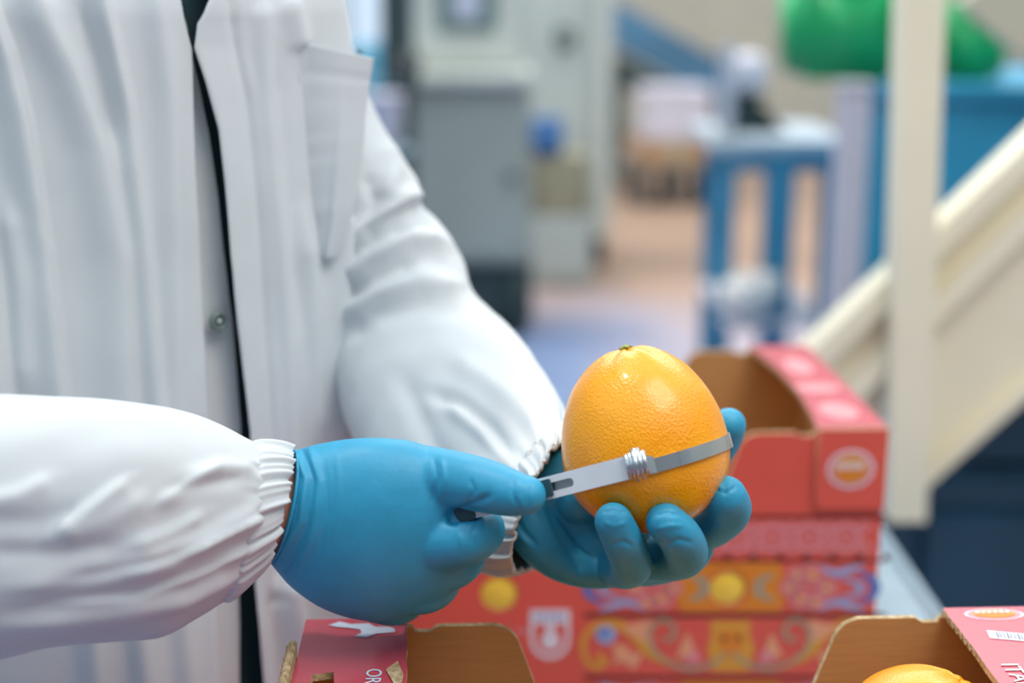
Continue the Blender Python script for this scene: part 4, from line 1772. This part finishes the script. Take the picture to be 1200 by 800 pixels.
L_rings = [
    (270, -40, 392, -32, 1.000, 0, 0, -0.055),
    (285, 60, 408, 36, 1.000, 0, 0, -0.058),
    (305, 150, 434, 112, 1.000, 0, 0, -0.060),
    (330, 220, 466, 176, 1.000, 3, 4, -0.062),
    (342, 255, 489, 208, 1.000, 4, 4, -0.063),
    (350, 285, 493, 240, 0.998, 5, 5, -0.061),
    (360, 318, 518, 266, 0.995, 6, 6, -0.065),
    (374, 368, 543, 305, 0.985, 5, 7, -0.065),
    (384, 405, 552, 336, 0.970, 4, 8, -0.062),
    (395, 455, 582, 368, 0.950, 0, 8, -0.066),
    (408, 505, 604, 392, 0.930, -6, 8, -0.064),
    (446, 578, 628, 422, 0.890, -14, 6, -0.060),
    (505, 640, 652, 462, 0.850, -22, 2, -0.052),
    (560, 668, 664, 494, 0.820, -26, -2, -0.042),
    (572, 660, 662, 506, 0.814, -25, -2, -0.037),
]
L_folds = [
    ([(395, 290), (430, 262), (470, 232), (492, 225)], 0.008, 9, 9),
    ([(398, 305), (440, 280), (480, 262)], -0.007, 8, 8),
    ([(398, 330), (430, 305), (480, 280), (520, 285)], 0.008, 10, 10),
    ([(400, 350), (440, 330), (490, 305)], -0.006, 8, 8),
    ([(400, 375), (440, 345), (490, 330), (548, 335)], 0.006, 12, 12),
    ([(402, 400), (440, 372), (500, 358), (560, 365)], -0.005, 12, 12),
    ([(430, 200), (440, 240), (425, 280)], -0.005, 9, 12),
    ([(455, 165), (462, 200), (450, 235)], 0.005, 12, 12),
    ([(520, 470), (560, 500), (590, 530), (610, 560)], 0.004, 9, 9),
    ([(500, 460), (540, 475), (575, 500), (600, 540)], -0.005, 8, 8),
    ([(530, 420), (590, 460), (640, 500)], 0.004, 14, 14),
    ([(470, 440), (500, 500), (520, 560)], -0.003, 14, 14),
]
ls = sleeve('sleeve', L_rings, L_folds, 170, 180, coat, 2.1, gather_fn(0.0020, 21, 5, 0.8), 0.0030, 6.0)
solidify(ls, 0.0012, -1)
L_cuff = [
    (558, 668, 664, 495, 0.820, -26, -2, -0.041),
    (572, 672, 666, 500, 0.813, -27, -2, -0.039),
    (592, 675, 667, 508, 0.804, -27, -2, -0.037),
    (610, 672, 664, 518, 0.796, -27, -2, -0.035),
]
lcf = sleeve('cuff', L_cuff, [], 22, 220, coat, 2.1, gather_fn(0.0015, 26, 9, 0, True), 0.0, 6.0)
solidify(lcf, 0.0022, -1)


# gloves --------------------------------------------------------------
def closed_loft(rings, n_len, n_ang, expo):
    G = ring_loft(rings, n_len, n_ang, expo)
    V = [Vector(q) for q in G.reshape(-1, 3)]
    F = grid_faces(n_len, n_ang)
    F.append(tuple(range(n_ang))[::-1])
    F.append(tuple((n_len - 1) * n_ang + j for j in range(n_ang)))
    return V, F


RH = [
    (344, 528, 316, 658, 0.742, 13, 2, -0.0275),
    (354, 525, 326, 670, 0.742, 12, -4, -0.0275),
    (372, 521, 345, 690, 0.742, 10, -12, -0.028),
    (408, 517, 380, 712, 0.742, 8, -22, -0.030),
    (450, 517, 425, 725, 0.742, 6, -26, -0.031),
    (492, 524, 472, 722, 0.743, 6, -26, -0.029),
    (526, 548, 515, 706, 0.745, 6, -18, -0.026),
    (546, 590, 540, 684, 0.748, 6, -6, -0.021),
]
r_thumb = [(420, 568, 0.750, 0.0165), (470, 557, 0.742, 0.0168), (520, 560, 0.729, 0.0152), (564, 568, 0.715, 0.0138), (597, 577, 0.707, 0.0120), (617, 580, 0.704, 0.0100)]
r_fing = [
    [(455, 630, 0.748, 0.019), (510, 634, 0.733, 0.0165), (548, 630, 0.725, 0.0140), (566, 621, 0.732, 0.0118), (560, 608, 0.752, 0.0095), (535, 602, 0.760, 0.009), (560, 596, 0.752, 0.0085)],
    [(455, 655, 0.752, 0.017), (515, 662, 0.745, 0.0150), (542, 652, 0.752, 0.0125), (530, 636, 0.770, 0.0105), (500, 625, 0.775, 0.0095)],
    [(440, 680, 0.748, 0.016), (495, 690, 0.750, 0.0135), (516, 678, 0.765, 0.0115), (505, 660, 0.784, 0.0098), (478, 648, 0.784, 0.009)],
    [(420, 695, 0.758, 0.013), (462, 708, 0.764, 0.0115), (482, 698, 0.780, 0.010), (475, 682, 0.795, 0.009), (450, 672, 0.795, 0.008)],
]
parts = [closed_loft(RH, 40, 56, 2.0), px_tube(r_thumb, 30)] + [px_tube(q, 40) for q in r_fing]
V, F = merge_parts(parts)
gm = remesh(V, F, 0.0011, 16, 0.5)
displace_mesh(gm, [
    ([(346, 530), (358, 560), (352, 610), (322, 662)], 0.0013, 3, 4, 1),
    ([(354, 526), (367, 560), (361, 615), (335, 668)], -0.0012, 3, 3, 1),
    ([(363, 528), (374, 565), (368, 620), (350, 665)], 0.0010, 3, 5, 1),
    ([(520, 604), (540, 597), (560, 588), (575, 580)], -0.0016, 4, 4),
    ([(522, 610), (545, 604), (565, 602)], -0.004, 5, 5),
    ([(508, 535), (512, 560), (506, 590)], -0.0007, 2.5, 3),
    ([(517, 535), (521, 560), (515, 588)], 0.0006, 2.5, 3),
    ([(550, 560), (556, 575), (548, 590)], -0.0007, 2.5, 2.5),
    ([(603, 560), (600, 575), (606, 592)], -0.0009, 2.2, 2.2),
    ([(611, 565), (608, 580), (613, 595)], 0.0008, 2.2, 2.2),
    ([(622, 568), (620, 582), (618, 596)], -0.0006, 2.2, 2.2),
    ([(560, 612), (552, 625), (556, 640)], -0.0008, 2.5, 2.5),
    ([(542, 610), (536, 622), (542, 640)], 0.0007, 2.5, 2.5),
    ([(380, 540), (384, 600), (372, 660)], -0.0005, 3, 3),
    ([(395, 535), (398, 580), (392, 630)], 0.0005, 3, 3),
])
gl = attach(link('glove', gm, m_glove), person)
gl['label'] = 'blue glove gripping the caliper'
# rolled bead at the glove opening
G = ring_loft([(344, 528, 316, 658, 0.742, 13, 2, -0.0278)] * 2, 2, 64)
ringpts = [tuple(q) + (0.0011,) for q in G[0]]
v, f = tube_mesh(ringpts + [ringpts[0]], 10)
mesh('glove_bead', v, f, m_glove, gl).matrix_parent_inverse = Matrix.Identity(4)

LH = [
    (592, 628, 648, 540, 0.812, -16, -6, -0.024),
    (610, 640, 662, 545, 0.808, -14, -8, -0.026),
    (636, 656, 690, 560, 0.808, -12, -6, -0.022),
    (668, 673, 724, 585, 0.810, -10, -4, -0.020),
    (705, 678, 765, 600, 0.812, -6, -2, -0.020),
    (745, 674, 800, 605, 0.814, -4, 0, -0.020),
    (775, 662, 822, 612, 0.816, 0, 0, -0.014),
]
l_pal = [  # heel and outer edge of the palm, nearest the camera
    (620, 608, 0.792, 0.0165), (636, 634, 0.788, 0.0150), (658, 655, 0.788, 0.0125), (688, 666, 0.788, 0.0110), (715, 668, 0.788, 0.0100)]
l_pal2 = [(640, 575, 0.804, 0.020), (668, 600, 0.806, 0.020), (705, 632, 0.806, 0.020), (755, 645, 0.800, 0.020), (800, 640, 0.800, 0.017)]
l_fing = [
    [(700, 640, 0.805, 0.0130), (722, 662, 0.785, 0.0122), (740, 662, 0.752, 0.0112), (731, 636, 0.725, 0.0106), (719, 611, 0.715, 0.0098)],
    [(735, 648, 0.800, 0.0135), (772, 654, 0.778, 0.0128), (802, 650, 0.750, 0.0120), (797, 630, 0.724, 0.0114), (780, 612, 0.716, 0.0102)],
    [(765, 628, 0.816, 0.0128), (802, 626, 0.804, 0.0122), (834, 615, 0.780, 0.0124), (853, 598, 0.756, 0.0124), (850, 582, 0.742, 0.0114)],
    [(760, 620, 0.825, 0.0135), (805, 590, 0.835, 0.0125), (826, 545, 0.830, 0.0115), (846, 515, 0.816, 0.0110), (854, 498, 0.805, 0.0100)],
]
l_web = [(700, 645, 0.796, 0.015), (760, 648, 0.788, 0.016), (812, 640, 0.795, 0.012)]
l_then = [(632, 594, 0.803, 0.0150), (650, 572, 0.796, 0.0155), (664, 557, 0.798, 0.0150), (678, 580, 0.792, 0.0165)]
l_thumb = [(648, 568, 0.804, 0.0160), (674, 534, 0.815, 0.0150), (702, 492, 0.828, 0.0120), (724, 462, 0.826, 0.0104)]
parts = [closed_loft(LH, 40, 56, 2.2), px_tube(l_pal, 24), px_tube(l_pal2, 24), px_tube(l_web, 20), px_tube(l_then, 24), px_tube(l_thumb, 30)] + [px_tube(q, 36) for q in l_fing]
V, F = merge_parts(parts)
gm2 = remesh(V, F, 0.0011, 7, 0.5)
displace_mesh(gm2, [
    ([(706, 600), (720, 597), (734, 602)], -0.0009, 2, 2),
    ([(708, 612), (720, 617), (734, 612)], 0.0007, 2, 2),
    ([(768, 604), (782, 600), (797, 604)], -0.0009, 2, 2),
    ([(770, 620), (784, 616), (800, 616)], 0.0007, 2.5, 2.5),
    ([(838, 572), (850, 578), (862, 570)], -0.0009, 2, 2),
    ([(842, 566), (846, 578)], 0.0007, 2, 2),
    ([(856, 566), (853, 578)], 0.0007, 2, 2),
    ([(712, 640), (730, 634), (742, 640)], -0.0008, 2.5, 2.5),
    ([(778, 640), (795, 632), (812, 636)], -0.0008, 2.5, 2.5),
    ([(640, 588), (652, 620), (672, 655), (682, 672)], -0.0012, 4, 6),
    ([(598, 612), (606, 625), (622, 640)], 0.0012, 3, 3),
    ([(604, 606), (613, 622), (630, 640)], -0.0012, 3, 3),
    ([(630, 600), (640, 614)], -0.0006, 2, 2),
])
gl2 = attach(link('glove', gm2, m_glove), person)
gl2['label'] = 'blue glove cradling the orange from below'

# body ----------------------------------------------------------------
def shrink(spec, k=0.7):
    return [(x, y, d, r * k) for (x, y, d, r) in spec]


def wtube(pts, n=30, seg=24):
    return tube_mesh(catmull(pts, n), seg)


bp_ = []
zz = np.linspace(0.78, 1.475, 40)
ph = np.linspace(-math.pi, math.pi, 48, endpoint=False)
V = [Vector(q) for z in zz for q in tor(ph, np.full(ph.shape, z), -0.024)]
F = grid_faces(40, 48)
F.append(tuple(range(48))[::-1])
F.append(tuple(39 * 48 + j for j in range(48)))
bp_.append((V, F))
HX, HY, HZ = TCX + FD[0] * 0.06, TCY + FD[1] * 0.06, 1.625
fd3 = Vector((FD[0], FD[1], 0))
lt3 = Vector((LT[0], LT[1], 0))
bp_.append(wtube([(TCX, TCY, 1.44, 0.062), (TCX + FD[0] * 0.015, TCY + FD[1] * 0.015, 1.50, 0.056), (HX - FD[0] * 0.02, HY - FD[1] * 0.02, 1.57, 0.056)]))
# head: cranium, jaw, nose, ears, brow
hc = Vector((HX, HY, HZ))
tilt = Matrix.Rotation(math.radians(28), 3, lt3)     # looks down at the fruit
def hp(f_, l_, u_):
    return hc + tilt @ (fd3 * f_ + lt3 * l_ + Vector((0, 0, u_)))
def hball(f_, l_, u_, rf, rl, ru):
    V = []
    n, m = 18, 24
    for i in range(n + 1):
        A = math.pi * i / n
        for j in range(m):
            B = 2 * math.pi * j / m
            V.append(hp(f_ + rf * max(math.sin(A), 1e-3) * math.cos(B), l_ + rl * max(math.sin(A), 1e-3) * math.sin(B), u_ + ru * math.cos(A)))
    return V, grid_faces(n + 1, m)
bp_ += [hball(-0.01, 0, 0.035, 0.092, 0.074, 0.085), hball(0.022, 0, -0.035, 0.066, 0.058, 0.082), hball(0.088, 0, -0.012, 0.018, 0.012, 0.024),
        hball(0.075, 0, 0.012, 0.012, 0.009, 0.02), hball(-0.005, 0.074, -0.005, 0.018, 0.008, 0.03), hball(-0.005, -0.074, -0.005, 0.018, 0.008, 0.03),
        hball(0.068, 0, 0.03, 0.016, 0.048, 0.010), hball(0.074, 0, -0.052, 0.012, 0.022, 0.006), hball(0.073, 0, -0.062, 0.012, 0.019, 0.006),
        hball(0.06, 0, -0.092, 0.022, 0.026, 0.018)]


def px_pts(spec):
    return [tuple(P(x, y, d)) + (r,) for (x, y, d, r) in spec]


bp_.append(wtube([(-0.36, 0.86, 1.41, 0.055), (-0.42, 0.80, 1.32, 0.052), (-0.44, 0.72, 1.20, 0.047), (-0.425, 0.655, 1.11, 0.043)] +
                 px_pts([(-200, 625, 0.672, 0.044), (-20, 618, 0.684, 0.040), (150, 605, 0.705, 0.034), (270, 597, 0.728, 0.027), (330, 592, 0.741, 0.0245), (380, 605, 0.742, 0.022)]), 60))
bp_.append(wtube([tuple(tor(np.array([math.pi / 2]), np.array([1.39]), -0.05)[0]) + (0.055,)] +
                 px_pts([(355, 90, 1.0, 0.030), (395, 205, 1.0, 0.034), (435, 295, 0.998, 0.032), (468, 380, 0.975, 0.034), (525, 470, 0.910, 0.033), (580, 545, 0.855, 0.031), (616, 588, 0.818, 0.0235), (650, 608, 0.806, 0.0185)]), 60))
bp_ += [px_tube(shrink(r_thumb, 0.62), 24), px_tube(shrink(l_thumb, 0.62), 24)] + [px_tube(shrink(q, 0.6), 28) for q in r_fing + l_fing]
bp_.append(px_tube([(380, 605, 0.742, 0.018), (430, 610, 0.742, 0.02), (470, 615, 0.744, 0.018), (480, 650, 0.75, 0.014)], 20))
bp_.append(px_tube([(640, 605, 0.806, 0.017), (690, 635, 0.806, 0.017), (750, 645, 0.808, 0.014), (780, 640, 0.812, 0.011)], 20))
bp_.append(px_tube([(430, 600, 0.742, 0.014), (430, 660, 0.748, 0.014), (430, 690, 0.76, 0.010)], 16))
for s in (-1, 1):
    hx, hy = TCX + LT[0] * 0.095 * s, TCY + LT[1] * 0.095 * s
    bp_.append(wtube([(hx, hy, 0.86, 0.088), (hx, hy, 0.66, 0.072), (hx, hy, 0.48, 0.052), (hx, hy, 0.3, 0.05), (hx, hy, 0.1, 0.036), (hx + FD[0] * 0.02, hy + FD[1] * 0.02, 0.055, 0.038), (hx + FD[0] * 0.14, hy + FD[1] * 0.14, 0.04, 0.028)]))
V, F = merge_parts(bp_)
bmh = remesh(V, F, 0.0042, 4, 0.5)
body = attach(link('body', bmh, m_skin), person)
# hair, eyes
V, F = hball(-0.018, 0, 0.048, 0.096, 0.080, 0.086)
V = [v for v in V]
attach(mesh('hair', V, F, m_hair), person)
for s in (-1, 1):
    V, F = hball(0.066, 0.03 * s, 0.012, 0.011, 0.011, 0.011)
    attach(mesh('eye', V, F, mat('eye_white', '#e8e6e2', 0.2)), person)
    V, F = hball(0.073, 0.03 * s, 0.010, 0.0055, 0.0055, 0.0055)
    attach(mesh('iris', V, F, mat('iris_brown', '#3a2618', 0.15)), person)
for s in (-1, 1):
    hx, hy = TCX + LT[0] * 0.095 * s, TCY + LT[1] * 0.095 * s
    v, f = wtube([(hx * 0.97 + TCX * 0.03, hy, 0.84, 0.094), (hx, hy, 0.66, 0.082), (hx, hy, 0.48, 0.07), (hx, hy, 0.3, 0.066), (hx, hy, 0.12, 0.062)], 24, 28)
    attach(mesh('trouser_leg', v, f, m_trouser), person)
    fx, fy = FD
    v, f = wtube([(hx - fx * 0.06, hy - fy * 0.06, 0.05, 0.042), (hx, hy, 0.056, 0.048), (hx + fx * 0.09, hy + fy * 0.09, 0.048, 0.046), (hx + fx * 0.17, hy + fy * 0.17, 0.038, 0.036)], 20, 20)
    v = [Vector((q.x, q.y, max(q.z, 0.0))) for q in v]
    attach(mesh('shoe', v, f, m_black), person)
